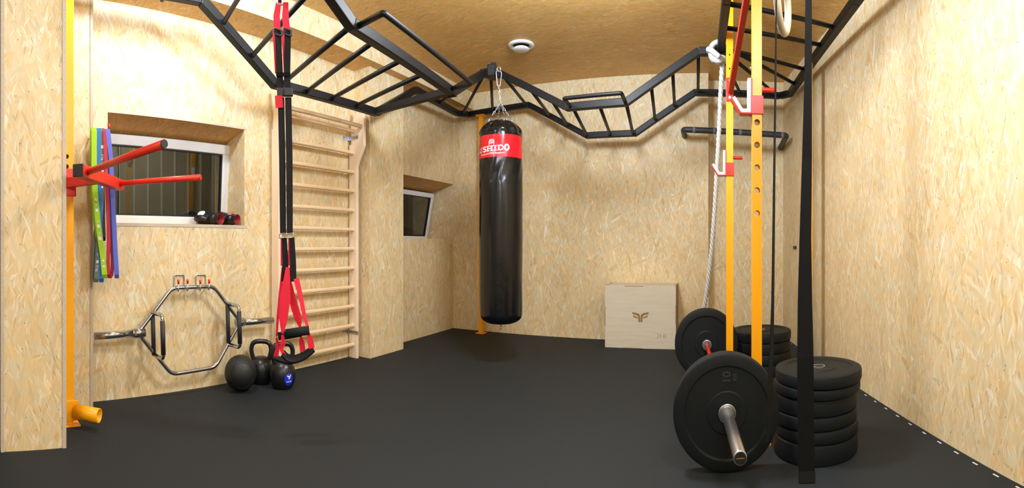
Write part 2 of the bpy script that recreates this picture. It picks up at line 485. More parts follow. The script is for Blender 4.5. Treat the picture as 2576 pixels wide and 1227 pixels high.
# rubber matting; the interlocking edge along the right wall leaves a row of slots
mb = MB(); inn = V((-NX, -NY, 0))
def along(s_, off):
    p = V((wall_r(YR), YR, 0)) + RT * s_ + inn * off; return (p.x, p.y)
MT = Matrix.Translation((0, 0, -0.004)); Lw = 8.05
mb.prism([(-3.82, -2.25), (-3.82, YR + 0.1), along(-0.1, 0.034), along(Lw, 0.034)], 0.004, MT)
mb.prism([along(-0.1, 0.018), along(-0.1, 0.003), along(Lw, 0.003), along(Lw, 0.018)], 0.004, MT)
s_ = -0.1; k = 0
while s_ < Lw - 0.2:
    e_ = 0.085 + k * 0.165
    mb.prism([along(s_, 0.034), along(s_, 0.018), along(e_, 0.018), along(e_, 0.034)], 0.004, MT)
    s_ = e_ + 0.05; k += 1
struct(mb.build('floor', M['rubber']))
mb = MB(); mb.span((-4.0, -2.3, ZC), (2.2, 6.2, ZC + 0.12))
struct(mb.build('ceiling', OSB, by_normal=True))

W1 = (1.06, 2.25, 1.17, 1.90)   # window openings: y0, y1, z0, z1
W2 = (4.30, YB, 1.09, 1.76)
XO = -3.82
mb = MB()
for (y0, y1, z0, z1) in ((0.30, W1[0], 0, ZC), (W1[0], W1[1], 0, W1[2]), (W1[0], W1[1], W1[3], ZC), (W1[1], W2[0], 0, ZC),
                         (W2[0], W2[1], 0, W2[2]), (W2[0], W2[1], W2[3], ZC)):
    mb.span((XO, y0, z0 - 0.012 if z0 == 0 else z0), (XW, y1, z1))
# sloping window heads
for (y0, y1, z0, z1) in (W1, W2):
    d = 0.085
    mb.add([(XW, y0, z1), (XW, y1, z1), (-3.66, y0, z1 - d), (-3.66, y1, z1 - d), (-3.66, y0, z1), (-3.66, y1, z1)],
           [(0, 1, 3, 2), (2, 3, 5, 4), (0, 2, 4), (1, 5, 3), (0, 4, 5, 1)])
struct(mb.build('wall_left', OSB, by_normal=True))
mb = MB(); mb.span((XO, -2.3, -0.012), (-3.30, 0.30, ZC))
struct(mb.build('wall_entry', M['entry_grey']))
mb = MB(); mb.span((-4.0, YB, -0.012), (-0.014, YR + 0.2, ZC))
struct(mb.build('wall_back', OSB, by_normal=True))
mb = MB(); mb.span((-0.014, YR, -0.012), (1.3, YR + 0.2, ZC))
struct(mb.build('wall_back_recess', OSB, by_normal=True))
mb = MB()
a = V((wall_r(6.1), 6.1, -0.012)); b_ = V((wall_r(-2.3), -2.3, -0.012)); o_ = V((NX, NY, 0)) * 0.12
mb.prism([(a.x, a.y), (b_.x, b_.y), (b_.x + o_.x, b_.y + o_.y), (a.x + o_.x, a.y + o_.y)], ZC + 0.012, Matrix.Translation((0, 0, -0.012)))
struct(mb.build('wall_right', OSB, by_normal=True))
mb = MB(); mb.span((-4.0, -2.3, -0.012), (2.2, -2.2, ZC))
struct(mb.build('wall_front', OSB, by_normal=True))
# boxed beam under the ceiling along the window wall
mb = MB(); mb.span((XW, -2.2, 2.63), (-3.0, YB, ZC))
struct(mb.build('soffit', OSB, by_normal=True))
# boxed column between the windows
mb = MB(); mb.span((XW, 3.60, -0.012), (-3.11, 4.16, 2.63))
mb.span((XW, 3.605, 0.0), (-3.107, 4.155, 0.37))
mb.span((-3.112, 3.597, -0.012), (-3.105, 3.622, 2.63))
struct(mb.build('pillar', OSB, by_normal=True))
# near column with sawn board edges at both sides
mb = MB(); mb.span((-3.31, 0.226, -0.012), (-2.61, 0.585, 2.63))
struct(mb.build('column', OSB, by_normal=True))
for y0, y1 in ((0.222, 0.241), (0.567, 0.589)):
    mb = MB(); mb.span((-3.31, y0, -0.012), (-2.604, y1, 2.63))
    struct(mb.build('trim_1' if y0 < 0.3 else 'trim_2', M['osb_edge']))
mb = MB(); mb.span((XW, 0.585, -0.012), (-3.20, 0.91, 2.63))
struct(mb.build('pilaster', OSB, by_normal=True))
mb = MB(); mb.span((XW, 0.893, -0.012), (-3.195, 0.914, 2.63))
struct(mb.build('trim_3', M['osb_edge']))
# thin board edge round the first window opening
mb = MB()
mb.span((XW, W1[0], W1[3] - 0.003), (XW + 0.003, W1[1] + 0.02, W1[3] + 0.012))
mb.span((XW, W1[0], W1[2] - 0.02), (XW + 0.003, W1[1] + 0.02, W1[2] + 0.001))
struct(mb.build('trim_4', M['osb_edge']))

def window(n, y0, y1, z0, z1, xb, xt, fw):
    """white pvc window; its plane leans from xb at the sill to xt at the head"""
    zz = z1 - z0; dirz = V((xt - xb, 0, zz)).normalized()
    fr = MB(); o = V((xb, 0, z0)); Lz = math.hypot(xt - xb, zz)
    nrm = V((0, 1, 0)).cross(dirz)
    R = Matrix((( -nrm.x if False else nrm.x, 0, dirz.x), (0, 1, 0), (nrm.z, 0, dirz.z)))
    def pt(y, s_, dpt=0.0): return o + V((0, y, 0)) + dirz * s_ + nrm * dpt
    def bar(mbx, ya, yb, sa, sb, d0, d1):
        c = (pt(ya, sa, d0) + pt(yb, sb, d1)) / 2
        mbx.box(c, (abs(d1 - d0), yb - ya, sb - sa), R)
    for (ya, yb, sa, sb) in ((y0, y1, 0, fw), (y0, y1, Lz - fw, Lz), (y0, y0 + fw, fw, Lz - fw), (y1 - fw, y1, fw, Lz - fw)):
        bar(fr, ya, yb, sa, sb, -0.03, 0.03)
    w = struct(fr.build('window_%d' % n, M['pvc'], bevel=0.006))
    gk = MB(); g = 0.010
    for (ya, yb, sa, sb) in ((y0 + fw, y1 - fw, fw, fw + g), (y0 + fw, y1 - fw, Lz - fw - g, Lz - fw), (y0 + fw, y0 + fw + g, fw, Lz - fw), (y1 - fw - g, y1 - fw, fw, Lz - fw)):
        bar(gk, ya, yb, sa, sb, -0.015, 0.022)
    gk.build('gasket', M['gasket'], w)
    gl = MB(); bar(gl, y0 + fw, y1 - fw, fw, Lz - fw, -0.006, 0.006)
    gl.build('pane', M['glass'], w)
window(1, W1[0] - 0.02, 2.262, 1.165, 1.815, -3.63, -3.585, 0.075)
window(2, W2[0], 5.485, 1.075, 1.655, -3.72, -3.60, 0.055)
# added panel outside the windows; its pale ribs stand in for reflected lines
f_ = MB(); f_.span((-4.75, -0.5, 0.2), (-4.70, 6.4, 2.5))
fe = tag(f_.build('fence', M['fence']), 'dark ribbed metal fence seen through the window glass at night', 'fence', kind='structure')
rb = MB()
for i in range(40):
    rb.box((-4.69, -0.3 + i * 0.16, 1.3), (0.03, 0.012, 2.2))
rb.build('rib', M['fence_rib'], fe)

# round ceiling vent
c = PZ(1311, 112, ZC)
t = thing('ceiling_vent', 'round white air vent on the brown board ceiling', 'vent', (c.x, c.y, ZC))
VM = Matrix.Translation(c) @ Matrix.Diagonal((1.28, 1.28, 1.2, 1))
mb = MB(); mb.lathe([(0.075, 0.0), (0.098, 0.0), (0.103, -0.006), (0.098, -0.014), (0.078, -0.020), (0.066, -0.006), (0.064, 0.0)], 40, VM)
mb.build('rim', M['vent_plastic'], t)
mb = MB(); mb.lathe([(0.0, -0.002), (0.066, -0.002)], 32, VM); mb.build('duct', M['dark_void'], t)
mb = MB(); mb.lathe([(0.0, -0.020), (0.045, -0.022), (0.060, -0.030), (0.064, -0.036), (0.058, -0.043), (0.03, -0.048), (0.0, -0.049)], 32, VM)
mb.build('disc', M['vent_plastic'], t)
#--PART2--

# ================================================================== MONKEY BAR RIG
ZH, ZL = 2.55, 2.15
rig = thing('monkey_bar_rig', 'black steel monkey bars running high round three walls on orange posts', 'monkey bars', (-2.87, 5.42, 0))
S_ = 0.062
out_pts = [V((-3.0, 0.62, ZH)), PZ(505, 0, ZH), PZ(690, 211, ZL), PZ(947, 283, ZL), PZ(1045, 226, ZH), PZ(1150, 285, ZH),
           PZ(1180, 288, ZH), PZ(1331, 264, ZH), PZ(1476, 341, ZL), PZ(1599, 335, ZL), PZ(1748, 233, ZH), PZ(1962, 241, ZH),
           PZ(1988, 235, ZH), PZ(2047, 150, ZH), PZ(2155, 0, ZH), V((1.06, 0.9, ZH))]
inn_pts = [V((-1.85, 0.62, ZH)), V((-1.85, 1.30, ZH)), PZ(884, 62, ZL), PZ(1138, 232, ZL), PZ(1217, 184, ZH), PZ(1237, 190, ZH),
           PZ(1260, 186, ZH), PZ(1427, 270, ZL), PZ(1576, 257, ZL), PZ(1758, 130, ZH), PZ(1812, 130, ZH), PZ(1827, 0, ZH), V((0.14, 0.9, ZH))]
mb = MB(); mb.rail(out_pts[:6], S_, S_); mb.build('outer_rail', M['black_steel'], rig, bevel=0.006)
mb = MB(); mb.rail(out_pts[5:12], S_, S_); mb.build('outer_rail', M['black_steel'], rig, bevel=0.006)
mb = MB(); mb.rail(out_pts[11:], S_, S_); mb.build('outer_rail', M['black_steel'], rig, bevel=0.006)
mb = MB(); mb.rail(inn_pts[:5], S_, S_); mb.build('inner_rail', M['black_steel'], rig, bevel=0.006)
mb = MB(); mb.rail(inn_pts[4:10], S_, S_); mb.build('inner_rail', M['black_steel'], rig, bevel=0.006)
mb = MB(); mb.rail(inn_pts[9:], S_, S_); mb.build('inner_rail', M['black_steel'], rig, bevel=0.006)
def on_poly(pts, px):
    """point of a rail where it crosses the view column px (rails are measured, so are their rungs)"""
    for a, b in zip(pts[:-1], pts[1:]):
        pa = PX0 + FX * atan2(a.x, a.y); pb = PX0 + FX * atan2(b.x, b.y)
        if min(pa, pb) <= px <= max(pa, pb) and abs(pb - pa) > 1e-6:
            th = (px - PX0) / FX
            # intersect in plan
            d = b - a; den = d.x * cos(th) - d.y * sin(th)
            t = (a.y * sin(th) - a.x * cos(th)) / den
            return a + d * t
    raise ValueError(px)
rungs = [(560, 760), (632, 815), (770, 945), (833, 1016), (894, 1069), (706, 886), (949, 1136),
         (1104, 1212), (1164, 1219), (1239, 1235), (1325, 1263),
         (1384, 1332), (1428, 1386), (1477, 1440), (1535, 1507), (1592, 1575), (1648, 1638), (1697, 1692), (1756, 1757),
         (1863, 1812), (1955, 1813), (2003, 1814)]
left_rung = {560: (-3.0, 1.66), 632: (-3.0, 1.98)}
def rung(a, b):
    m_ = MB(); m_.cyl(a, b, 0.0165, 14); m_.build('rung', M['black_steel'], rig)
for po, pi_ in rungs:
    a = on_poly(out_pts, po)
    if po in (560, 632):
        b = V((-1.85, a.y - 0.30, 0)); 
        # the inner rail's height there
        ya, za, yb, zb = inn_pts[1].y, inn_pts[1].z, inn_pts[2].y, inn_pts[2].z
        b.z = za if b.y < ya else za + (zb - za) * min(1, (b.y - ya) / (yb - ya))
    else:
        b = on_poly(inn_pts, pi_)
    rung(a, b)
# rungs of the straight run along the right wall and over the camera side
for (px, py), (qx, qy) in (((2029, 149), (1813, 124)), ((2072, 105), (1819, 70)), ((2104, 58), (1826, 12))):
    rung(on_poly(out_pts, px), on_poly(inn_pts, qx))
for y in (2.75, 2.3, 1.85, 1.4):
    rung(V((1.03, y, ZH)), V((0.13, y - 0.05, ZH)))
for y in (1.25, 0.9):
    rung(V((-3.0, y + 0.1, ZH)), V((-1.85, y - 0.1, ZH)))
m_ = MB(); m_.beam(out_pts[3] + V((0, -0.03, 0)), inn_pts[3] + V((0, -0.03, 0)), 0.055, 0.055); m_.build('cross_beam', M['black_steel'], rig, bevel=0.005)
# offset pull-up handles on the two low sections
def handle(a, b, off):
    m_ = MB(); p = [a, a + off, b + off, b]
    m_.tube(rounded(p, 0.02, 4), 0.0165, 12); m_.build('pull_up_handle', M['black_steel'], rig)
handle(on_poly(inn_pts, 895), on_poly(inn_pts, 1128), V((0.23, -0.03, 0.0)))
handle(PZ(1434, 266, ZL), PZ(1572, 254, ZL), V((0.01, -0.22, 0.0)))
# bolted joint of the two inner corners and the bag hanger
c = PZ(1237, 188, ZH)
mb = MB(); mb.box(c + V((0, 0, 0.02)), (0.075, 0.16, 0.10), Matrix.Rotation(radians(20), 3, 'Z'))
mb.box(c + V((0.015, 0.02, 0.055)), (0.05, 0.10, 0.09), Matrix.Rotation(radians(20), 3, 'Z'))
mb.build('corner_bracket', M['black_steel'], rig, bevel=0.006)
mb = MB(); mb.box(PZ(1812, 128, ZH), (0.09, 0.09, 0.085)); mb.build('corner_bracket', M['black_steel'], rig, bevel=0.006)
for i in (3, 4):
    mb = MB(); q = inn_pts[i]; mb.box(q, (0.075, 0.02, 0.075)); mb.build('joint_plate', M['black_steel'], rig, bevel=0.003)
# orange posts that carry the rig in the two far corners
q = PD(1201, 840, 6.02)
mb = MB(); mb.span((q.x - 0.026, 5.40, 0.008), (q.x + 0.026, 5.452, ZH - 0.03)); po1 = mb.build('post', M['orange'], rig, bevel=0.004)
mb = MB(); mb.span((q.x - 0.055, 5.37, 0.0), (q.x + 0.055, 5.485, 0.008)); mb.build('foot_plate', M['orange'], po1)
mb = MB(); mb.span((q.x - 0.06, 5.38, ZH - 0.044), (q.x + 0.06, 5.47, ZH - 0.03)); mb.build('head_plate', M['orange'], po1)
q = V((0.905, 4.27, 0))
mb = MB(); mb.span((q.x - 0.026, q.y - 0.026, 0.008), (q.x + 0.026, q.y + 0.026, ZH - 0.03)); po2 = mb.build('post', M['orange'], rig, bevel=0.004)
mb = MB(); mb.span((q.x - 0.05, q.y - 0.05, 0.0), (q.x + 0.035, q.y + 0.05, 0.008)); mb.build('foot_plate', M['orange'], po2)

# ================================================================== LEFT ORANGE UPRIGHT, LANDMINE, DIP BARS
UX, UY = -2.95, 0.672   # post centre
up = thing('wall_upright', 'orange square steel upright at the left in front of the pale board strip', 'upright', (UX, UY, 0))
mb = MB(); mb.span((UX - 0.035, UY - 0.035, 0.008), (UX + 0.035, UY + 0.035, 2.62))
post = mb.build('post', M['orange'], up)
ct = MB()
for y in (389, 415):
    z = PD(166, y, 2.93).z
    ct.cyl((UX, UY - 0.010, z), (UX + 0.08, UY - 0.010, z), 0.0125, 20)
hl = MB(); hl.span((UX - 0.031, UY - 0.031, 0.2), (UX + 0.031, UY + 0.031, 2.5)); cut(post, hl)
cut(post, ct)
md = post.modifiers.new('bevel', 'BEVEL'); md.width = 0.006; md.segments = 2; md.limit_method = 'ANGLE'; md.angle_limit = radians(60)
mb = MB(); mb.span((UX - 0.08, UY - 0.075, 0.0), (UX + 0.06, UY + 0.075, 0.008)); mb.build('foot_plate', M['orange'], up, bevel=0.002)

lm = thing('landmine_holder', 'orange landmine socket clamped to the foot of the left upright', 'landmine', (UX + 0.05, UY + 0.03, 0))
mb = MB(); mb.span((UX + 0.036, UY - 0.06, 0.03), (UX + 0.044, UY + 0.06, 0.145)); mb.span((UX - 0.05, UY + 0.036, 0.03), (UX + 0.044, UY + 0.044, 0.145))
mb.span((UX - 0.05, UY - 0.044, 0.03), (UX + 0.044, UY - 0.036, 0.145))
mb.build('clamp', M['orange'], lm, bevel=0.003)
mb = MB(); mb.cyl((UX + 0.044, UY - 0.03, 0.125), (UX + 0.062, UY - 0.03, 0.125), 0.014, 12); mb.build('bolt', M['orange'], lm)
a = V((UX + 0.050, UY + 0.045, 0.085)); b_ = PD(250, 1044, 2.91); b_.z = 0.085
d = (b_ - a).normalized()
mb = MB(); L_ = (b_ - a).length
mt = frame(a, V((0, 0, 1)), None, d)
mb.lathe([(0.0, 0.0), (0.040, 0.0), (0.040, L_), (0.033, L_), (0.033, 0.02), (0.0, 0.02)], 28, mt)
mb.build('sleeve', M['orange'], lm)

dip = thing('dip_bar_attachment', 'red V-shaped dip bars hooked on the left orange upright', 'dip bars', (UX, UY, 1.31))
zc = 1.385
mb = MB()
mb.span((UX + 0.037, UY - 0.048, zc - 0.085), (UX + 0.047, UY + 0.048, zc + 0.07))
mb.span((UX - 0.045, UY + 0.037, zc - 0.085), (UX + 0.047, UY + 0.046, zc + 0.04))
mb.span((UX - 0.045, UY - 0.046, zc - 0.085), (UX + 0.047, UY - 0.037, zc + 0.07))
mb.build('bracket', M['red'], dip, bevel=0.003)
mb = MB(); mb.cyl((UX + 0.047, UY - 0.020, zc + 0.03), (UX + 0.085, UY - 0.020, zc + 0.03), 0.012, 14); mb.build('lock_pin', M['red'], dip)
bl = V((-2.475, 0.625, zc)); br = V((-3.03, 1.055, zc)); bd = (br - bl).normalized()
cm = bl * 0.52 + br * 0.48
mb = MB(); mb.beam((UX + 0.04, UY, zc - 0.01), cm, 0.05, 0.055); mb.build('arm', M['red'], dip, bevel=0.004)
mb = MB(); mb.beam(bl, br, 0.06, 0.062); mb.build('cross_beam', M['red'], dip, bevel=0.004)
mb = MB(); mb.beam(bl - bd * 0.008, bl + bd * 0.001, 0.06, 0.062); mb.build('end_cap', M['black_plastic'], dip, bevel=0.003)
for p0, px, py, L_ in ((bl + bd * 0.10, 412, 362, 0), (br - bd * 0.085, 503, 446, 0)):
    e = PZ(px, py, zc + 0.005)
    mb = MB(); mb.cyl(p0, e, 0.0165, 18); bar = mb.build('dip_bar', M['red'], dip)
    dd = (e - p0).normalized()
    mb = MB(); mb.cyl(e - dd * 0.002, e + dd * 0.006, 0.016, 18); mb.build('end_plug', M['black_plastic'] if px < 450 else M['red'], bar)

# ================================================================== RESISTANCE BANDS
hk = thing('band_hook', 'chrome hook with a red tip left of the window holding the bands', 'hook', (-3.32, 1.02, 1.77))
XB = -3.12
e = PX(274, 330, XB)
mb = MB(); mb.tube([(-3.19, 0.89, e.z - 0.025), (XB, 0.90, e.z - 0.025), (XB, e.y - 0.01, e.z - 0.025), (XB, e.y, e.z - 0.015), (XB, e.y, e.z + 0.015)], 0.0055, 10)
mb.build('rod', M['zinc'], hk)
mb = MB(); mb.tube([(XB, e.y, e.z + 0.012), (XB, e.y, e.z + 0.045)], [0.008, 0.0115], 10); mb.build('tip', M['red'], hk)
BL = 'resistance bands on the hook'
def band(name, label, mat, front, back, w, wb=None, thick=0.004, mark=None):
    """loop band: front and back runs given as (column, row) points, hung over the hook"""
    t = thing(name, label, 'resistance band', (XB, 0.95, 0.78), BL)
    k_ = len([o for o in bpy.data.objects if o.name.startswith('resistance_band')])
    dx = [0.0, 0.030, 0.012, 0.004, 0.020, 0.026, -0.006][min(k_, 6)]
    f = [PX(px, py, XB + dx + 0.004 + 0.010 * min(1, i)) for i, (px, py) in enumerate(front)]
    g = [PX(px, py, XB + dx - 0.004 - 0.012 * min(1, i)) for i, (px, py) in enumerate(back)]
    top = (f[0] + g[0]) / 2 + V((0, 0, 0.018)); bot = (f[-1] + g[-1]) / 2 - V((0, 0, 0.022))
    fp = smooth_path(f, 7); gp = smooth_path(g, 7)
    loop = [top] + fp + [bot] + gp[::-1] + [top]
    mb = MB(); mb.ribbon(loop, w, thick, (0.25, 1, 0))
    mb.build('strap', mat, t)
    return t, fp
S2 = 0.036
t1, f1 = band('resistance_band', 'broad lime green resistance band, leftmost at the top of the hook', M['lime'],
     [(237, 330), (237, 420), (240, 490), (249, 580), (258, 640), (263, 690)], [(233, 330), (234, 420), (236, 500), (246, 590), (257, 650), (263, 690)], 0.037)
t2, f2 = band('resistance_band', 'blue resistance band hanging just right of the lime one', M['blue'],
     [(247, 330), (248, 430), (251, 520), (253, 600), (254, 660), (255, 700)], [(246, 330), (247, 430), (249, 520), (252, 600), (254, 660), (255, 700)], 0.032)
t3, f3 = band('resistance_band', 'grey resistance band with white scale marks between blue and crimson bands', M['grey_latex'],
     [(257, 330), (258, 420), (256, 490), (250, 570), (246, 640), (243, 700)], [(255, 330), (257, 420), (252, 500), (242, 580), (238, 640), (239, 700)], 0.034)
t4, f4 = band('resistance_band', 'crimson resistance band with a narrow dark loop end beside the violet one', M['crimson'],
     [(264, 332), (267, 420), (270, 500), (273, 590), (272, 650), (272, 690)], [(266, 332), (270, 420), (274, 500), (279, 600), (283, 650), (281, 690)], 0.026)
t5, f5 = band('resistance_band', 'violet blue resistance band, rightmost on the hook at the window edge', M['violet'],
     [(272, 332), (279, 400), (283, 480), (287, 560), (291, 640), (294, 690)], [(270, 332), (273, 400), (279, 480), (284, 560), (289, 640), (293, 690)], 0.030)
t6, f6 = band('resistance_band', 'thin plum resistance band hanging behind the lime and crimson ones', M['plum'],
     [(261, 336), (261, 420), (261, 500), (262, 560), (263, 596)], [(260, 336), (260, 420), (260, 500), (261, 560), (262, 596)], 0.016)
# printed scale marks on the bands
def marks(t, path, texts):
    """white scale print along a band; each mark is its own lettering"""
    n = len(path)
    for fr, kind, s in texts:
        m_ = MB()
        i = max(1, min(n - 2, int(fr * (n - 1)))); p = path[i]; tg = (path[i + 1] - path[i - 1]).normalized()
        yv = V((0.25, 1, 0)).normalized(); nr = yv.cross(tg).normalized()
        if nr.x < 0: nr = -nr
        if kind == 'sq':
            m_.box(p + nr * 0.0034, (0.001, s, s * 1.1), Matrix((nr, yv, -tg)).transposed())
        elif kind == 'dot':
            m_.cyl(p + nr * 0.0026, p + nr * 0.0034, s, 14)
        else:
            vs, fs = text_geo(kind, s); mt = frame(p + nr * 0.0036, tg, None, nr)
            m_.add([mt @ v for v in vs], fs)
        m_.build('lettering', M['white_print'], t)
marks(t3, f3, [(0.10, 'sq', 0.018), (0.16, '0 kg', 0.022), (0.25, 'sq', 0.016), (0.31, '21', 0.020), (0.37, 'sq', 0.014), (0.62, 'sq', 0.012), (0.70, 'sq', 0.012), (0.80, '21', 0.02), (0.86, 'sq', 0.016), (0.94, '0 kg', 0.022)])
marks(t1, f1, [(0.43, 'sq', 0.014), (0.47, '24', 0.018), (0.50, 'sq', 0.016), (0.55, '12', 0.02), (0.585, 'sq', 0.018), (0.63, '0 kg', 0.02), (0.66, 'sq', 0.02),
                     (0.87, 'dot', 0.007), (0.89, 'dot', 0.007), (0.91, 'dot', 0.007), (0.93, 'dot', 0.007)])

# ================================================================== GLOVES ON THE SILL
def glove(name, label, c, yaw, s, white):
    t = thing(name, label, 'glove', c, 'boxing gloves on the window sill')
    R4 = Matrix.Translation(c) @ Matrix.Rotation(yaw, 4, 'Z') @ Matrix.Rotation(pi / 2 + 0.07, 4, 'Y')
    # local z runs from knuckles to cuff; local x is down
    prof = [(0.0, -0.125), (0.03, -0.122), (0.052, -0.105), (0.062, -0.075), (0.064, -0.04), (0.057, -0.005), (0.048, 0.03), (0.044, 0.055), (0.046, 0.09), (0.049, 0.115), (0.043, 0.115), (0.038, 0.05), (0.0, 0.03)]
    m_ = MB(); off = Matrix.Translation((-0.057 * s, 0, 0))
    m_.lathe([(r * s, z * s) for r, z in prof[:10]], 28, R4 @ off, sx=0.88, sy=1.08)
    m_.build('shell', M['glove_leather'], t)
    m_ = MB(); m_.lathe([(r * s, z * s) for r, z in prof[9:]], 28, R4 @ off, sx=0.88, sy=1.08); m_.build('lining', M['glove_red'], t)
    # thumb along the inner side
    m_ = MB(); pts = smooth_path([V((-0.05, -0.055, 0.02)) * s, V((-0.055, -0.078, -0.03)) * s, V((-0.05, -0.072, -0.075)) * s, V((-0.045, -0.05, -0.105)) * s], 4)
    rr = [0.018 * s + 0.007 * s * sin(pi * i / (len(pts) - 1)) for i in range(len(pts))]
    m_.tube([R4 @ p for p in pts], rr, 12); m_.build('thumb', M['glove_leather'], t)
    # strap round the cuff
    m_ = MB(); m_.lathe([(0.0475 * s, 0.028 * s), (0.051 * s, 0.03 * s), (0.050 * s, 0.075 * s), (0.0455 * s, 0.078 * s)], 28, R4 @ off, sx=0.88, sy=1.08); m_.build('strap', M['glove_leather'], t)
    # printed patch on the back of the hand, curved with the shell
    m_ = MB(); nA, nZ = 10, 8
    vs = []; 
    a0, a1, z0, z1 = (0.35, 1.35, -0.085, -0.015) if white else (0.1, 0.75, 0.035, 0.072)
    for i in range(nA + 1):
        for j in range(nZ + 1):
            u = -1 + 2 * i / nA; w = -1 + 2 * j / nZ
            if white: uu, ww = u * math.sqrt(max(0, 1 - w * w / 2)), w * math.sqrt(max(0, 1 - u * u / 2))
            else: uu, ww = u, w
            z = (z0 + z1) / 2 + ww * (z1 - z0) / 2; an = (a0 + a1) / 2 + uu * (a1 - a0) / 2
            r = 0.0
            for (ra, za), (rb_, zb) in zip(prof[:-4], prof[1:-3]):
                if za <= z <= zb and zb > za: r = ra + (rb_ - ra) * (z - za) / (zb - za)
            r = (r if white else 0.0510) + 0.0015
            q = pi + an * -1.0 if False else pi - an
            vs.append(R4 @ off @ V((r * s * cos(q) * 0.88, -r * s * sin(q) * 1.08, z * s)))
    fs = [(i * (nZ + 1) + j, (i + 1) * (nZ + 1) + j, (i + 1) * (nZ + 1) + j + 1, i * (nZ + 1) + j + 1) for i in range(nA) for j in range(nZ)]
    m_.add(vs, fs, True); m_.build('patch', M['white_print'] if white else M['glove_pink'], t)
    return t
glove('boxing_glove', 'black boxing glove with a white oval patch on the window sill', V((-3.455, 1.985, 1.166)), radians(24), 1.0, True)
glove('boxing_glove', 'black boxing glove with pink patch and red lining at the sill corner', V((-3.440, 2.140, 1.166)), radians(26), 0.97, False)

# ================================================================== HEX BAR AND ITS HOOKS
XH = -3.215
hb = thing('hex_bar', 'chrome hex trap bar hung flat on the board wall under the window', 'hex bar', (XH, 1.7, 0.5))
def hp(px, py, x=XH): return PX(px, py, x)
hexp = [hp(347, 838), hp(432, 724), hp(537, 720), hp(604, 809), hp(542, 923), hp(432, 941)]
mb = MB(); mb.tube(rounded(hexp, 0.05, 5, True), 0.0145, 14, closed=True); mb.build('frame', M['chrome'], hb)
a = hp(352, 837); b_ = hp(233, 846); b_.y = max(b_.y, 0.93)
dv = (b_ - a).normalized()
mb = MB(); mb.cyl(a + dv * 0.045, b_, 0.024, 24); mb.build('sleeve', M['chrome'], hb)
mb = MB(); mb.cyl(a - dv * 0.035, a + dv * 0.05, 0.033, 24); mb.cyl(a + dv * 0.048, a + dv * 0.06, 0.027, 24); mb.build('collar', M['chrome'], hb)
a = hp(600, 811); b_ = hp(686, 805); dv = (b_ - a).normalized()
mb = MB(); mb.cyl(a + dv * 0.045, b_, 0.024, 24); mb.build('sleeve', M['chrome'], hb)
mb = MB(); mb.cyl(a - dv * 0.02, a + dv * 0.05, 0.033, 24); mb.build('collar', M['chrome'], hb)
for x0, yt, yb in ((384, 786, 892), (572, 764, 866)):
    p0, p1 = hp(x0, yt), hp(x0 + 3, yb)
    mb = MB(); mb.cyl(p0, p1, 0.0165, 14); mb.build('low_grip', M['knurl'], hb)
    off = V((0.15, 0.01, 0)); q0 = p0 + off - V((0, 0, 0.0)); q1 = p1 + off
    g = MB(); g.tube(rounded([p0, q0, q1, p1], 0.035, 5), 0.014, 14); hg = g.build('raised_handle', M['chrome'], hb)
    g = MB(); g.cyl(q0 + (q1 - q0) * 0.13, q0 + (q1 - q0) * 0.9, 0.0175, 14); g.build('grip', M['knurl'], hg)
for i, (x0, x1, xa, xb, lab) in enumerate(((438, 463, 449, 472, 'chrome double wall hook with red tips on the left end of the hex bar'),
                               (493, 517, 504, 526, 'chrome double wall hook with red tips on the right end of the hex bar'))):
    t = thing('wall_hook', lab, 'hook', (XW, hp(x0, 700).y, hp(x0, 720).z), 'double hooks under the hex bar')
    A = PX(x0, 728, XW + 0.008); B = PX(x0, 691, XW + 0.008); C_ = PX(x1, 691, XW + 0.008); D = PX(x1, 728, XW + 0.008)
    e0 = PX(xa, 712, XH + 0.035); e1 = PX(xb, 711, XH + 0.035)
    def low(p, e): return [V((p.x, p.y, e.z - 0.045)), V((e.x, e.y, e.z - 0.045)), e]
    zl = hexp[1].z - 0.0215
    path = [V((e0.x, e0.y, e0.z)), V((e0.x, e0.y, zl)), V((A.x, A.y, zl)), B, C_, V((D.x, D.y, zl)), V((e1.x, e1.y, zl)), V((e1.x, e1.y, e1.z))]
    mb = MB(); mb.tube(rounded(path, 0.014, 4), 0.0055, 10); mb.build('rod', M['zinc'], t)
    for e in (e0, e1):
        mb = MB(); mb.tube([e - V((0, 0, 0.004)), e + V((0, 0, 0.024))], [0.0075, 0.0105], 10); mb.build('tip', M['red'], t)

# ================================================================== WALL BARS
wb = thing('wall_bars', 'beech wall bars with round-edged rungs fixed beside the boxed column', 'wall bars', (XW, 3.0, 0))
YL0, YL1, YR0, YR1 = 2.52, 2.555, 3.50, 3.535
def side(name, y0, y1):
    prof = [(XW + 0.02, 0.0), (-3.195, 0.0), (-3.195, 1.72), (-3.18, 1.76), (-3.10, 1.90), (-3.10, 2.15), (-3.115, 2.19), (-3.19, 2.24), (XW + 0.045, 2.10), (XW + 0.045, 1.93), (XW + 0.02, 1.93)]
    mt = Matrix(((1, 0, 0, 0), (0, 0, -1, y1), (0, 1, 0, 0), (0, 0, 0, 1)))
    m_ = MB(); m_.prism(prof, y1 - y0, mt); return m_.build(name, M['beech'], wb, bevel=0.006)
side('upright', YL0, YL1); side('upright', YR0, YR1)
for i in range(11):
    z = 0.125 + i * 0.1725
    mb = MB(); mb.box((-3.245, (YL1 + YR0) / 2, z), (0.042, YR0 - YL1 + 0.012, 0.030)); mb.build('rung', M['beech_rung'], wb, bevel=0.010, segs=3)
for x, z in ((-3.235, 2.045), (-3.135, 2.075)):
    mb = MB(); mb.box((x, (YL1 + YR0) / 2, z), (0.042, YR0 - YL1 + 0.012, 0.030)); mb.build('rung', M['beech_rung'], wb, bevel=0.010, segs=3)
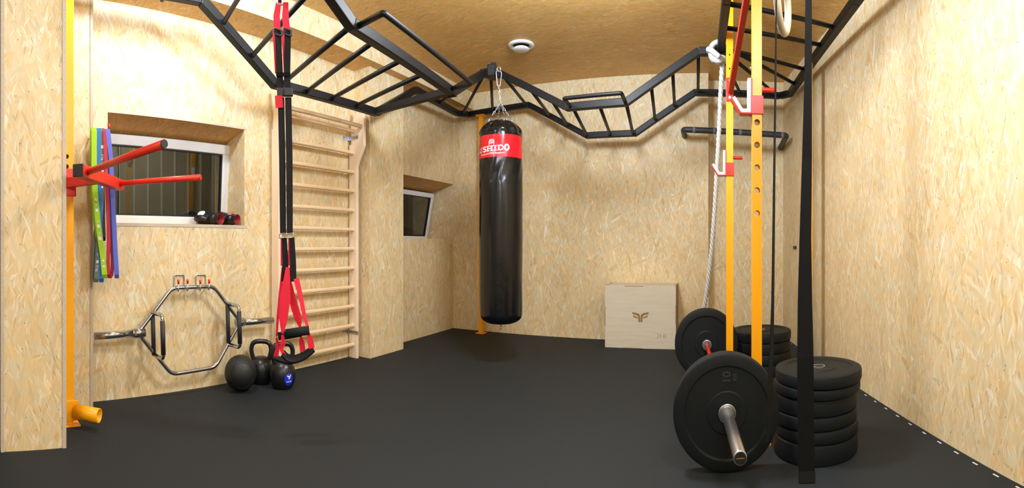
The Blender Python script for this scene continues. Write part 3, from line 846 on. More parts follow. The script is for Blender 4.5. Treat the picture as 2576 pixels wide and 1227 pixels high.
def bracket(y, z, s):
    m_ = MB(); m_.box((XW + 0.075, y + s * 0.002, z), (0.15, 0.003, 0.032)); m_.box((XW + 0.002, y + s * 0.035, z), (0.003, 0.07, 0.032))
    o = m_.build('angle_bracket', M['zinc'], wb)
    for k in range(4):
        h_ = MB(); h_.cyl((XW + 0.035 + k * 0.03, y + s * 0.0032, z), (XW + 0.035 + k * 0.03, y + s * 0.0046, z), 0.005, 10); h_.build('screw', M['black_steel'], o)
for z in (1.985, 0.235):
    bracket(YR0, z, -1)

# ================================================================== SUSPENSION TRAINER
DT = 2.78
th_ = (724 - PX0) / FX
RD = V((sin(th_), cos(th_), 0)); SD = V((cos(th_), -sin(th_), 0))   # away from the lens, and to its right
def tp(px, py, dd=0.0):
    r = ray(px, py); k_ = (DT + dd)
    return V((r.x * k_, r.y * k_, H + r.z * k_))
tr = thing('suspension_trainer', 'red and black suspension trainer straps hanging from the left monkey bars', 'suspension trainer', (tp(724, 900).x, tp(724, 900).y, 0.4))
q0 = tp(700, -60)
top = V((q0.x, q0.y, ZH))
mb = MB(); mb.ribbon([top, tp(702, 8)], 0.03, 0.004, SD); mb.build('anchor_strap', M['webbing'], tr)
mb = MB(); mb.tube(rounded([tp(697, -6), tp(712, -6), tp(713, 12), tp(698, 12)], 0.012, 3, True), 0.005, 10, closed=True); mb.build('carabiner', M['zinc'], tr)
W_ = 0.037
for s_, tx, bx, mid, dd, t_ in ((0, 695, 712, 706, 0.0, 'l'), (1, 713, 729, 724, -0.03, 'r')):
    # red loop at the top, buckle, black strap, cam buckle, long black strap
    m_ = MB(); m_.ribbon([tp(tx + 6, 6, dd), tp(tx + 1 + 4 * s_, 40, dd), tp(tx + 2 + 6 * s_, 74, dd)], [0.030, 0.038, 0.040], 0.005, SD); m_.build('red_loop', M['red_webbing'], tr)
    m_ = MB(); a = tp(tx - 6 + 6 * s_, 70, dd); b_ = tp(tx + 14 + 6 * s_, 77, dd - 0.02)
    m_.tube(rounded([a, b_, b_ - V((0, 0, 0.03)), a - V((0, 0, 0.03))], 0.01, 3, True), 0.0045, 10, closed=True); m_.build('slide_buckle', M['black_plastic'], tr)
    m_ = MB(); m_.ribbon([tp(tx - 2 + 4 * s_, 76, dd + 0.03), tp(tx + 4 + 4 * s_, 185, dd + 0.03)], 0.034, 0.003, SD + RD * 0.3); m_.build('red_strap', M['red_webbing'], tr)
    m_ = MB(); m_.ribbon([tp(tx + 4 + 7 * s_, 76, dd), tp(mid - 2, 190, dd), tp(mid, 238, dd)], W_, 0.006, SD); m_.build('black_strap', M['webbing'], tr)
    m_ = MB(); m_.ribbon([tp(mid - 3, 182, dd - 0.012), tp(mid - 2, 192, dd - 0.012)], W_ * 1.12, 0.008, SD); m_.build('keeper', M['webbing_edge'], tr)
    m_ = MB(); a = tp(mid + 2, 232, dd - 0.012)
    m_.box(a, (0.052, 0.022, 0.045), Matrix((SD, RD, V((0, 0, 1)))).transposed()); m_.build('cam_buckle', M['black_plastic'], tr, bevel=0.006)
    m_ = MB(); m_.ribbon([tp(mid + 1, 245, dd), tp(mid + 4, 400, dd), tp(bx, 588, dd)], [W_, W_, W_ * 0.95], 0.007, SD); m_.build('long_strap', M['webbing'], tr)
    m_ = MB(); m_.tube(rounded([tp(bx - 9, 588, dd), tp(bx + 9, 586, dd), tp(bx + 9, 597, dd), tp(bx - 9, 599, dd)], 0.006, 3, True), 0.004, 10, closed=True); m_.build('ring', M['zinc'], tr)
m_ = MB(); m_.ribbon([tp(701, 240, -0.02), tp(703, 271, -0.02)], 0.044, 0.004, SD); m_.build('red_tab', M['red_webbing'], tr)
# handle slings, handles and foot cradles: one set per strap
def sling(px_top, bxs, px_grip_l, px_grip_r, y_l, y_r, cradle, dd):
    m_ = MB(); m_.ribbon([tp(px_top - 1, 597, dd), tp(px_top + 2, 660, dd), tp(px_top + bxs, 708, dd)], [0.030, 0.036, 0.040], 0.008, SD); m_.build('black_web', M['webbing'], tr)
    m_ = MB(); m_.ribbon([tp(px_top - 8, 600, dd + .015), tp(px_top - 8, 668, dd + .015)], 0.02, 0.003, RD + SD * 0.35); m_.build('red_edge', M['red_webbing'], tr)
def leaf(path, widths, dd, wd):
    m_ = MB(); P = smooth_path([tp(x, y, dd) for x, y in path], 6)
    n = len(P); k = len(widths) - 1
    ws = []
    for i in range(n):
        f = i / (n - 1) * k; j = min(int(f), k - 1); ws.append(widths[j] + (widths[j + 1] - widths[j]) * (f - j))
    m_.ribbon(P, ws, 0.004, wd); m_.build('red_sling', M['red_webbing'], tr)
sling(716, 0, 0, 0, 0, 0, None, 0.02)
sling(735, 2, 0, 0, 0, 0, None, -0.02)
# rear handle (far set)
leaf([(711, 672), (705, 740), (699, 800), (696, 846)], [0.02, 0.03, 0.025, 0.012], 0.05, SD * 0.6 + RD)
leaf([(724, 690), (738, 760), (750, 800), (755, 823)], [0.02, 0.045, 0.045, 0.012], 0.05, SD)
# front handle (near set)
leaf([(724, 672), (718, 745), (713, 800), (711, 838)], [0.022, 0.060, 0.050, 0.014], -0.03, SD)
leaf([(745, 700), (756, 745), (765, 790), (774, 822)], [0.035, 0.026, 0.022, 0.014], -0.03, SD + RD * 0.3)
m_ = MB(); m_.cyl(tp(718, 839, -0.03), tp(778, 830, -0.03), 0.0235, 20); m_.build('handle', M['foam'], tr)
m_ = MB(); m_.cyl(tp(700, 846, 0.06), tp(757, 836, 0.06), 0.0225, 20); m_.build('handle', M['foam'], tr)
leaf([(711, 842), (712, 862), (708, 878), (717, 895)], [0.014, 0.030, 0.022, 0.016], -0.03, SD + RD * 0.2)
leaf([(776, 838), (781, 858), (784, 876)], [0.014, 0.035, 0.036], -0.03, SD)
leaf([(696, 848), (698, 872), (694, 897)], [0.012, 0.024, 0.028], 0.05, SD)
leaf([(757, 845), (759, 862), (762, 884)], [0.012, 0.032, 0.034], 0.05, SD)
def cradle(path, w, dd0, dd1):
    m_ = MB(); n = len(path); P = smooth_path([tp(x, y, dd0 + (dd1 - dd0) * i / (n - 1)) for i, (x, y) in enumerate(path)], 7)
    m_.ribbon(P, w, 0.012, RD + V((0, 0, 0.55))); m_.build('foot_cradle', M['foam'], tr)
cradle([(688, 897), (705, 904), (728, 909), (750, 903), (762, 888)], 0.035, 0.05, 0.05)
cradle([(711, 888), (724, 900), (742, 903), (764, 895), (779, 884), (788, 876)], 0.055, -0.03, -0.03)

# ================================================================== SLAM BALL AND KETTLEBELLS
c = PD(605, 930, 3.72); R = 0.125
bc = V((c.x, c.y, R))
t = thing('slam_ball', 'black textured rubber slam ball on the floor left of the kettlebells', 'ball', (bc.x, bc.y, 0))
mb = MB(); n = 24
mb.lathe([(R * sin(pi * i / n), -R * cos(pi * i / n)) for i in range(n + 1)], 40, Matrix.Translation(bc)); mb.build('shell', M['ball_rubber'], t)
mb = MB(); view = V((-bc.x, -bc.y, H - R)).normalized()
mt = frame(bc, V((0, 0, 1)), None, (view + V((0.15, 0.1, 0.1))).normalized())
rr = R * 0.72; hz = math.sqrt(R * R - rr * rr)
mb.tube([mt @ V((rr * cos(2 * pi * i / 48), rr * sin(2 * pi * i / 48), hz)) for i in range(48)], 0.0016, 6, closed=True); mb.build('seam', M['black_plastic'], t)

def kettlebell(label, loc, yaw, s, badge):
    t = thing('kettlebell', label, 'kettlebell', loc, 'kettlebells by the wall')
    o = V(loc)
    m_ = MB(); prof = [(0.0, 0.0), (0.062, 0.0), (0.078, 0.010), (0.098, 0.050), (0.104, 0.090), (0.100, 0.125), (0.086, 0.160), (0.064, 0.185), (0.04, 0.198), (0.0, 0.203)]
    sm = smooth_path([V((r, 0, z)) for r, z in prof], 4)
    m_.lathe([(max(0, p.x) * s, p.z * s) for p in sm], 40, Matrix.Translation(o)); m_.build('bell', M['iron'], t)
    R3 = Matrix.Rotation(yaw, 3, 'Z')
    pts = [(-0.060, 0, 0.165), (-0.077, 0, 0.215), (-0.083, 0, 0.258), (-0.070, 0, 0.295), (-0.035, 0, 0.312), (0.035, 0, 0.312), (0.070, 0, 0.295), (0.083, 0, 0.258), (0.077, 0, 0.215), (0.060, 0, 0.165)]
    P = smooth_path([o + R3 @ (V(p) * s) for p in pts], 5)
    m_ = MB(); m_.tube(P, [0.0185 * s] * len(P), 16, ref=R3 @ V((0, 1, 0))); m_.build('handle', M['iron'], t)
    if badge:
        n0 = (V((-o.x, -o.y, 0)).normalized()); n0 = Matrix.Rotation(radians(28), 3, 'Z') @ n0
        m_ = MB(); mt = frame(o + n0 * 0.1005 * s + V((0, 0, 0.078 * s)), V((0, 0, 1)).cross(n0), None, n0)
        def wrap(x, y, d):
            a = x / (0.103 * s); base = atan2(n0.y, n0.x); zz = 0.078 * s + y
            # radius of the bell at that height
            r_ = 0
            for p, q in zip(sm[:-1], sm[1:]):
                if p.z * s <= zz <= q.z * s: r_ = (p.x + (q.x - p.x) * (zz - p.z * s) / max(1e-6, (q.z - p.z) * s)) * s
            r_ += d
            return o + V((r_ * cos(base + a), r_ * sin(base + a), zz))
        vs = [wrap(0, 0, 0.002)]; fs = []
        K = 36; rings = 4
        for rg in range(1, rings + 1):
            for i in range(K):
                q = 2 * pi * i / K; vs.append(wrap(0.036 * s * cos(q) * rg / rings, 0.045 * s * sin(q) * rg / rings, 0.002))
        for i in range(K): fs.append((0, 1 + i, 1 + (i + 1) % K))
        for rg in range(rings - 1):
            for i in range(K): fs.append((1 + rg * K + i, 1 + (rg + 1) * K + i, 1 + (rg + 1) * K + (i + 1) % K, 1 + rg * K + (i + 1) % K))
        m_.add(vs, fs); bd_ = m_.build('badge', M['badge_blue'], t)
        m_ = MB()
        poly = [(-0.017, 0.030), (0.020, 0.034), (0.008, 0.010), (-0.003, 0.002), (-0.006, 0.010), (-0.001, 0.014), (0.002, 0.020), (-0.009, 0.018)]
        m_.add([wrap(x * s, y * s, 0.0032) for x, y in poly], [tuple(range(len(poly)))])
        vs, fs = text_geo('VIGOR', 0.015 * s, offset=0.0005)
        m_.add([wrap(v.x, v.y - 0.014 * s, 0.0032) for v in vs], fs)
        m_.build('emblem', M['white_print'], bd_)
    return t
c = PZ(711, 974, 0.0); 
kettlebell('black kettlebell with a round blue badge, nearest the wall bars', (c.x, c.y, 0), radians(66), 1.0, True)
c = PZ(657, 962, 0.0)
kettlebell('plain black kettlebell standing between the slam ball and the badged kettlebell', (c.x, c.y, 0), radians(48), 0.98, False)

# ================================================================== PUNCHING BAG
BT = V((-1.962, 4.105, 0)); BB = V((-1.922, 4.115, 0))
zb, zt = 0.345, 2.075
bg = thing('punching_bag', 'long black punching bag with a red band hanging from the corner of the bars', 'punching bag', (BB.x, BB.y, zb))
ax = (V((BT.x, BT.y, zt)) - V((BB.x, BB.y, zb))); Lb = ax.length
mtb = frame(V((BB.x, BB.y, zb)), V((cos(-0.4458 - 0), 0, 0)) if False else V((1, 0, 0)), None, ax)
RB = 0.205
def bag_r(z):
    f = z / Lb
    if f < 0.045: r = RB * math.sqrt(max(0, 1 - (1 - f / 0.045) ** 2)) ** 0.75 * 0.97
    elif f > 0.945:
        q = (f - 0.945) / 0.055; r = RB * (1.0 - 0.52 * q ** 1.7)
    else: r = RB * (0.975 + 0.035 * sin(pi * f))
    return r
rng = random.Random(5)
def bag_dr(a, z):
    f = z / Lb
    d = 0.0022 * sin(9 * z + 2.0 * sin(a)) * sin(a * 2 + 3 * z)
    if f > 0.70: d += 0.0045 * (f - 0.70) / 0.30 * sin(a * 7 + 14 * z) + 0.0015 * sin(a * 13 - 31 * z)
    if f > 0.94: d += 0.005 * sin(a * 11)
    return d
zr0, zr1 = 1.748 - zb, 1.935 - zb
def bag_mesh(z0, z1, nz, extra=0.0, top=False, bottom=False):
    n = 96; vs = []; fs = []
    for i in range(nz + 1):
        z = z0 + (z1 - z0) * i / nz
        for j in range(n):
            a = 2 * pi * j / n; r = bag_r(z) + bag_dr(a, z) + extra
            if z < 0.02: r = bag_r(z)
            vs.append(mtb @ V((r * cos(a), r * sin(a), z)))
    for i in range(nz):
        for j in range(n): fs.append((i * n + j, i * n + (j + 1) % n, (i + 1) * n + (j + 1) % n, (i + 1) * n + j))
    if top:
        vs.append(mtb @ V((0, 0, z1 - 0.015))); k = len(vs) - 1
        for j in range(n): fs.append((nz * n + j, nz * n + (j + 1) % n, k))
    m_ = MB(); m_.add(vs, fs, True); return m_
body = bag_mesh(0.0005, Lb, 150, top=True).build('body', M['vinyl'], bg)
band_ = bag_mesh(zr0, zr1, 24, 0.0016).build('red_band', M['vinyl_red'], bg)
# lettering wrapped round the band
phi0 = -atan2(0, 1)
view_a = atan2(-BT.y, -BT.x)       # direction from the bag to the lens
def wrapb(x, z, e=0.0042):
    """x: metres to the right as seen from the lens, z: metres above the bag's foot"""
    a = view_a + x / (RB + 0.003)
    r = bag_r(z) + bag_dr(a, z) + e
    return mtb @ V((r * cos(a), r * sin(a), z))
def stroke(m_, pts, w, z0, x0, scale, slant=0.0, bold=1.0):
    """flat ribbon stroke of a letter; pts in letter units"""
    k = len(pts)
    P = [V((p[0], p[1], 0)) for p in pts]; vs = []
    for i in range(k):
        t_ = (P[min(i + 1, k - 1)] - P[max(i - 1, 0)])
        t_.normalize(); nn = V((-t_.y, t_.x, 0))
        ww = (w[i] if isinstance(w, (list, tuple)) else w) * bold
        for s_ in (-1, 1):
            q = P[i] + nn * (s_ * ww / 2); vs.append(wrapb(x0 + q.x * scale, z0 + q.y * scale + slant * (x0 + q.x * scale)))
    m_.add(vs, [(2 * i, 2 * i + 1, 2 * i + 3, 2 * i + 2) for i in range(k - 1)])
def seg(a, b, n=5): return [(a[0] + (b[0] - a[0]) * i / n, a[1] + (b[1] - a[1]) * i / n) for i in range(n + 1)]
def ell(cx, cy, rx, ry, a0, a1, n=24): return [(cx + rx * cos(radians(a0 + (a1 - a0) * i / n)), cy + ry * sin(radians(a0 + (a1 - a0) * i / n))) for i in range(n + 1)]
def serif(x, y, w=0.42): return (seg((x - w / 2, y), (x + w / 2, y)), 0.11)
T = 0.23
GL = {
 'B': [(seg((.22, 0), (.22, 1)), T), (seg((.05, .055), (.45, .055)), .11), (seg((.05, .945), (.45, .945)), .11), (ell(.42, .74, .25, .22, 90, -90), .15), (ell(.44, .27, .30, .23, 90, -90), .17), (seg((.2, .5), (.5, .5)), .1)],
 'U': [(seg((.2, .35), (.2, 1)), T), (seg((.72, .35), (.72, 1)), .13), (ell(.46, .35, .26, .28, 180, 360), .16), serif(.2, .945), serif(.72, .945, .3)],
 'S': [(ell(.38, .73, .24, .20, 30, 270), .17), (ell(.38, .28, .27, .23, 90, -150), .18), (seg((.62, .72), (.62, .98)), .07), (seg((.09, .02), (.09, .3)), .07)],
 'H': [(seg((.2, 0), (.2, 1)), T), (seg((.74, 0), (.74, 1)), T), (seg((.2, .5), (.74, .5)), .11), serif(.2, .055), serif(.2, .945), serif(.74, .055), serif(.74, .945)],
 'I': [(seg((.22, 0), (.22, 1)), T), serif(.22, .055), serif(.22, .945)],
 'D': [(seg((.2, 0), (.2, 1)), T), (ell(.36, .5, .40, .445, 90, -90), .19), (seg((.03, .055), (.4, .055)), .11), (seg((.03, .945), (.4, .945)), .11)],
 'O': [(ell(.46, .5, .36, .43, 0, 360, 36), .19)],
}
ADV = {'B': .86, 'U': .94, 'S': .76, 'H': .98, 'I': .5, 'D': .88, 'O': .96}
m_ = MB(); word = 'BUSHIDO'; LH = 0.043; wx = 1.7
tot = sum(ADV[c_] for c_ in word) * LH * wx
x = 0.100 - tot; zl0 = 1.800 - zb
for i, c_ in enumerate(word):
    sc = LH * (1.22 if c_ in 'BO' else 1.0)
    for pts, w in GL[c_]:
        stroke(m_, [(p[0] * wx * LH / sc if c_ not in 'BO' else p[0], p[1]) for p in pts], w, zl0 - (0.004 if c_ in 'BO' else 0), x, sc, 0.03, 1.3)
    x += ADV[c_] * LH * wx * (1.0 if c_ != 'O' else 1.1)
m_.build('lettering', M['white_print'], band_); m_ = MB()
vs, fs = text_geo('Professional MMA Equipment', 0.0215)
xs = [v.x for v in vs]; mid = 0.034 - max(xs)
m_.add([wrapb(v.x + mid, zl0 - 0.020 + v.y + 0.03 * (v.x + mid)) for v in vs], fs)
m_.build('lettering', M['white_print'], band_); m_ = MB()
# raised fist emblem above the word
def fist(cx, cz, s_):
    for k_ in range(4): stroke(m_, [(p[0], p[1]) for p in seg((-.36 + .24 * k_, .05), (-.36 + .24 * k_, .5))], .09, cz, cx, s_)
    stroke(m_, [(-.5, -.55), (-.55, -.1), (-.52, .45), (-.3, .6), (.3, .62), (.55, .45), (.55, -.1), (.4, -.55), (-.5, -.55)], .11, cz, cx, s_); stroke(m_, seg((-.45, -.05), (.45, .0)), .1, cz, cx, s_)
fist(-0.091, zl0 + LH + 0.020, 0.046)
m_.build('emblem', M['white_print'], band_)
# hook ring under the bag
c0 = mtb @ V((0, 0, -0.012))
m_ = MB(); m_.tube(arc(c0 - V((0, 0, 0.022)), 0.013, 0, 2 * pi, 20, V((0, 0, 1)), SD)[:-1], 0.0028, 8, closed=True); m_.box(c0 + V((0, 0, 0.002)), (0.012, 0.012, 0.03)); m_.build('bottom_ring', M['zinc'], bg)
# chains
def link_chain(m_, a, b, L=0.028, r=0.0022):
    a = V(a); b = V(b); d = (b - a); n = max(1, int(round(d.length / (L * 0.78)))); d.normalize(); st = (b - a).length / n
    s1 = d.orthogonal().normalized(); s2 = d.cross(s1)
    for i in range(n):
        c_ = a + d * (st * (i + 0.5)); sd = s1 if i % 2 == 0 else s2
        hl = L / 2 - 0.006; w = 0.0062
        pts = [c_ + d * (hl + w * sin(q)) * 1 + sd * (w * cos(q)) for q in [pi * j / 6 for j in range(7)]] + [c_ - d * (hl + w * sin(q)) - sd * (w * cos(q)) for q in [pi * j / 6 for j in range(7)]]
        m_.tube(pts, r, 6, closed=True)
top = PD(1241, 184, 4.56); top = V((c.x, c.y, 0)) if False else V((inn_pts[5].x + 0.012, inn_pts[5].y - 0.09, ZH - 0.03))
hub = PD(1243, 262, 4.56); hub.x, hub.y = (mtb @ V((0, 0, Lb))).x, (mtb @ V((0, 0, Lb))).y
top = V((hub.x - 0.02, hub.y + 0.0, 0)); top.z = ZH - 0.02
m_ = MB(); m_.tube(arc(top, 0.020, 0, 2 * pi, 18, V((0, 0, 1)), SD)[:-1], 0.005, 8, closed=True); m_.build('eye_ring', M['zinc'], bg)
cb_ = top - V((0, 0, 0.015)); cl = 0.135
m_ = MB(); m_.tube(rounded([cb_ + SD * 0.030, cb_ - SD * 0.030, cb_ - SD * 0.014 - V((0, 0, cl)), cb_ + SD * 0.014 - V((0, 0, cl))], 0.022, 5, True), 0.0055, 10, closed=True); m_.build('carabiner', M['zinc'], bg)
m_ = MB(); link_chain(m_, cb_ - V((0, 0, cl - 0.01)), hub, 0.036, 0.0032); m_.build('chain', M['zinc'], bg)
for q in (20, 110, 200, 290):
    q = radians(q) + view_a; e = mtb @ V((0.135 * cos(q), 0.135 * sin(q), Lb - 0.012))
    m_ = MB(); link_chain(m_, hub, e + (hub - e).normalized() * 0.075, 0.030, 0.0024)
    ep = e + (hub - e).normalized() * 0.078; tv = V((-sin(q), cos(q), 0))
    for s_ in (-1, 1): m_.tube([ep, e + tv * (0.016 * s_) - V((0, 0, 0.004))], 0.0024, 6)
    m_.build('chain', M['zinc'], bg)

# ================================================================== PLYO BOX
yf = PZ(1610, 877, 0).y
x0, x1 = PY(1521.5, 800, yf).x, PY(1700.5, 800, yf).x
zt_ = PY(1610, 719, yf).z
dp = 0.41
pb = thing('plyo_box', 'pale plywood jump box marked 24 standing against the back wall', 'plyo box', ((x0 + x1) / 2, yf + dp / 2, 0))
tk = 0.018
m_ = MB(); m_.span((x0, yf, 0.0), (x1, yf + tk, zt_)); m_.build('front_panel', M['plywood'], pb, bevel=0.004)
m_ = MB(); m_.span((x0, yf + dp - tk, 0.0), (x1, yf + dp, zt_)); m_.build('rear_panel', M['plywood'], pb, bevel=0.004)
for xa in (x0 + 0.001, x1 - tk - 0.001):
    m_ = MB(); m_.span((xa, yf + tk, 0.0), (xa + tk, yf + dp - tk, zt_)); m_.build('side_panel', M['ply_edge'], pb, bevel=0.003)
m_ = MB(); m_.span((x0 + tk, yf + tk, zt_ - tk), (x1 - tk, yf + dp - tk, zt_ - 0.001)); m_.build('top_panel', M['plywood'], pb)
m_ = MB(); m_.span((x0 + tk, yf + tk, 0.001), (x1 - tk, yf + dp - tk, tk)); m_.build('bottom_panel', M['plywood'], pb)
m_ = MB()
for c_, s_ in (((x0 + 0.325, yf - 0.0004, zt_ - 0.0035), (0.21, 0.001, 0.006)), ((x0 + 0.31, yf - 0.0004, 0.0045), (0.22, 0.001, 0.006)), ((x0 + 0.0045, yf - 0.0004, zt_ * 0.5), (0.007, 0.001, zt_ * 0.32)), ((x1 - 0.004, yf - 0.0004, zt_ * 0.55), (0.006, 0.001, zt_ * 0.3))):
    m_ = MB(); m_.box(c_, s_); m_.build('finger_joint', M['ply_edge'], pb)

def face_pt(px, py): return PY(px, py, yf)
m_ = MB()
def fpoly(pts):
    P = [face_pt(1500 + x / 6.459, 700 + y / 6.459) for x, y in pts]
    vs = [V((p.x, yf - 0.0012, p.z)) for p in P] + [V((p.x, yf - 0.0002, p.z)) for p in P]; k = len(P)
    m_.add(vs, [tuple(range(k))] + [(i, (i + 1) % k, k + (i + 1) % k, k + i) for i in range(k)])
fpoly([(582, 547), (672, 566), (700, 580), (712, 610), (712, 712), (685, 708), (683, 640), (668, 605), (640, 595), (588, 580)])
fpoly([(851, 547), (760, 566), (732, 580), (720, 610), (716, 712), (750, 708), (751, 640), (764, 605), (792, 595), (848, 580)])
fpoly([(596, 600), (640, 616), (678, 640), (678, 656), (640, 642), (600, 630)])
fpoly([(838, 600), (794, 616), (756, 640), (756, 656), (794, 642), (834, 630)])
m_.build('logo', M['burnt'], pb); m_ = MB()
vs, fs = text_geo('24', 0.055, offset=-0.0008)
cc = face_pt(1500 + 1018 / 6.459, 700 + 938 / 6.459)
m_.add([V((cc.x + v.x * 0.95, yf - 0.0008, cc.z + v.y * 1.05)) for v in vs], fs)
m_.build('lettering', M['burnt'], pb); m_ = MB()
cc = face_pt(1500 + 1112 / 6.459, 700 + 935 / 6.459)
for k_ in range(2):
    pts = [V((cc.x + dx, yf - 0.0008, cc.z + dz + k_ * -0.012)) for dx, dz in ((-0.018, 0.002), (-0.008, 0.016), (0.006, 0.016), (0.017, 0.002), (0.004, -0.009), (-0.009, -0.009))]
    m_.tube(pts, 0.0013, 6, closed=True)
m_.build('symbol', M['burnt'], pb)

# ================================================================== WALL PULL-UP BAR
pu = thing('pull_up_bar', 'dark padded pull-up bar on wall arms across the recessed corner of the back wall', 'pull-up bar', (0.4, 5.6, 2.2))
YP = 5.33
A = PY(1719, 326, YP); B = PY(1979, 341, YP); A = V((A.x, YP, A.z)); B = V((B.x, YP, B.z))
dv = (B - A).normalized()
m_ = MB(); m_.tube(rounded([V((A.x, YB, A.z - 0.012)), A, B, V((B.x, YR, B.z - 0.035))], 0.045, 5), 0.031, 18); m_.build('tube', M['bar_grip'], pu)
for px in (1746, 1797, 1862, 1968):
    f = (px - 1719) / 260.0; c_ = A + (B - A) * f
    m_ = MB(); m_.cyl(c_ - dv * 0.016, c_ + dv * 0.016, 0.0325, 20); m_.build('tape', M['grey_tape'], pu)

# ================================================================== SQUAT RACK
RP1 = V((0.162, 3.86, 0)); RP2 = V((0.272, 2.75, 0))
rk = thing('squat_rack', 'orange squat rack uprights with a red brace behind the loaded barbell', 'rack', (0.22, 3.3, 0))
w = 0.056
def upright(p, zt, holes):
    m_ = MB(); m_.span((p.x - w / 2, p.y - w / 2, 0.008), (p.x + w / 2, p.y + w / 2, zt)); o = m_.build('upright', M['orange'], rk)
    hl = MB(); hl.span((p.x - w / 2 + 0.004, p.y - w / 2 + 0.004, 0.05), (p.x + w / 2 - 0.004, p.y + w / 2 - 0.004, zt - 0.05)); cut(o, hl)
    if holes:
        ct = MB()
        for z in holes: ct.cyl((p.x, p.y - 0.1, z), (p.x, p.y + 0.1, z), 0.0160, 22)
        cut(o, ct)
        ct = MB()
        for i in range(22): ct.cyl((p.x - 0.1, p.y, 0.16 + i * 0.1), (p.x + 0.1, p.y, 0.16 + i * 0.1), 0.0115, 18)
        cut(o, ct)
    else:
        ct = MB()
        for i in range(22): ct.cyl((p.x - 0.1, p.y, 0.16 + i * 0.1), (p.x + 0.1, p.y, 0.16 + i * 0.1), 0.009, 14)
        for y in (138, 173):
            z = PD(1838, y, 3.84).z; ct.cyl((p.x, p.y - 0.1, z), (p.x, p.y + 0.1, z), 0.006, 14)
        cut(o, ct)
    md = o.modifiers.new('bevel', 'BEVEL'); md.width = 0.004; md.segments = 2; md.limit_method = 'ANGLE'; md.angle_limit = radians(60)
    f_ = MB(); f_.span((p.x - 0.075, p.y - 0.075, 0), (p.x + 0.075, p.y + 0.075, 0.008)); f_.build('foot_plate', M['orange'], o)
    return o
hz = [PD(1907, y, 2.73).z for y in (307, 364, 421, 479, 537)]
upright(RP2, 2.828, hz); upright(RP1, 2.828, None)
zb0 = PD(1838, 226, 3.84).z
m_ = MB(); m_.span((RP1.x - 0.031, RP1.y - w / 2 - 0.008, zb0 - 0.085), (RP1.x + 0.031, RP1.y - w / 2, zb0 + 0.085)); bk = m_.build('brace_plate', M['red'], rk, bevel=0.002)
for s_ in (-0.062, 0.062):
    m_ = MB(); m_.cyl((RP1.x, RP1.y - w / 2 - 0.022, zb0 + s_), (RP1.x, RP1.y - w / 2 - 0.006, zb0 + s_), 0.011, 6); m_.build('bolt', M['zinc'], bk)
m_ = MB(); a = V((RP1.x + 0.006, RP1.y - w / 2 - 0.02, zb0 - 0.02)); b_ = V((RP2.x - 0.012, RP2.y + w / 2, 2.56)); m_.beam(a, b_, 0.042, 0.042); m_.build('brace', M['brace_red'], rk, bevel=0.004)
for z in (PD(1897, 170, 2.75).z, PD(1897, 204, 2.75).z):
    m_ = MB(); m_.cyl((RP2.x - w / 2 - 0.01, RP2.y + 0.0, z), (RP2.x - w / 2, RP2.y, z), 0.009, 6); m_.build('bolt', M['zinc'], rk)

def j_hook(label, p, z, s):
    """sleeve round the post, hook plate towards -x, pin towards +x"""
    t = thing('j_hook', label, 'j-hook', (p.x, p.y, z), 'red bar hooks on the rack uprights')
    o = V((p.x, p.y, z)); h = w / 2 + 0.001
    m_ = MB()
    m_.span(o + V((-h - 0.007, -h - 0.007, -0.05)), o + V((h + 0.007, -h, 0.045)))
    m_.span(o + V((-h - 0.007, h, -0.05)), o + V((h + 0.007, h + 0.007, 0.045)))
    m_.span(o + V((h, -h, -0.05)), o + V((h + 0.007, h, 0.045)))
    m_.build('sleeve', M['red'], t, bevel=0.002)
    dd = 0.060
    # bent hook plate: upright back, floor, raised lip
    m_ = MB(); pl = [(-h - 0.001, 0.135), (-h - 0.001, -0.045), (-h - 0.065, -0.045), (-h - 0.118, 0.030)]
    m_.rail([o + V((x, 0, z_)) for x, z_ in pl], dd, 0.008, sidev=(0, 1, 0)); m_.build('hook_plate', M['red'], t, bevel=0.002)
    m_ = MB(); pl = [(-h - 0.015, 0.135), (-h - 0.015, -0.032), (-h - 0.058, -0.032), (-h - 0.106, 0.036)]
    m_.rail([o + V((x, 0, z_)) for x, z_ in pl], dd * 1.02, 0.018, sidev=(0, 1, 0)); m_.build('liner', M['white_print'], t)
    m_ = MB(); m_.cyl(o + V((-h, 0, 0.085)), o + V((h + 0.075, 0, 0.085)), 0.0125, 16); m_.build('pin', M['red'], t, bevel=0.002)
    return t
j_hook('large near red bar hook with white liner on the thick upright', RP2, PD(1908, 262, 2.73).z, 1)
j_hook('small far red bar hook with white liner on the thin upright', RP1, PD(1838, 425, 3.84).z, 1)

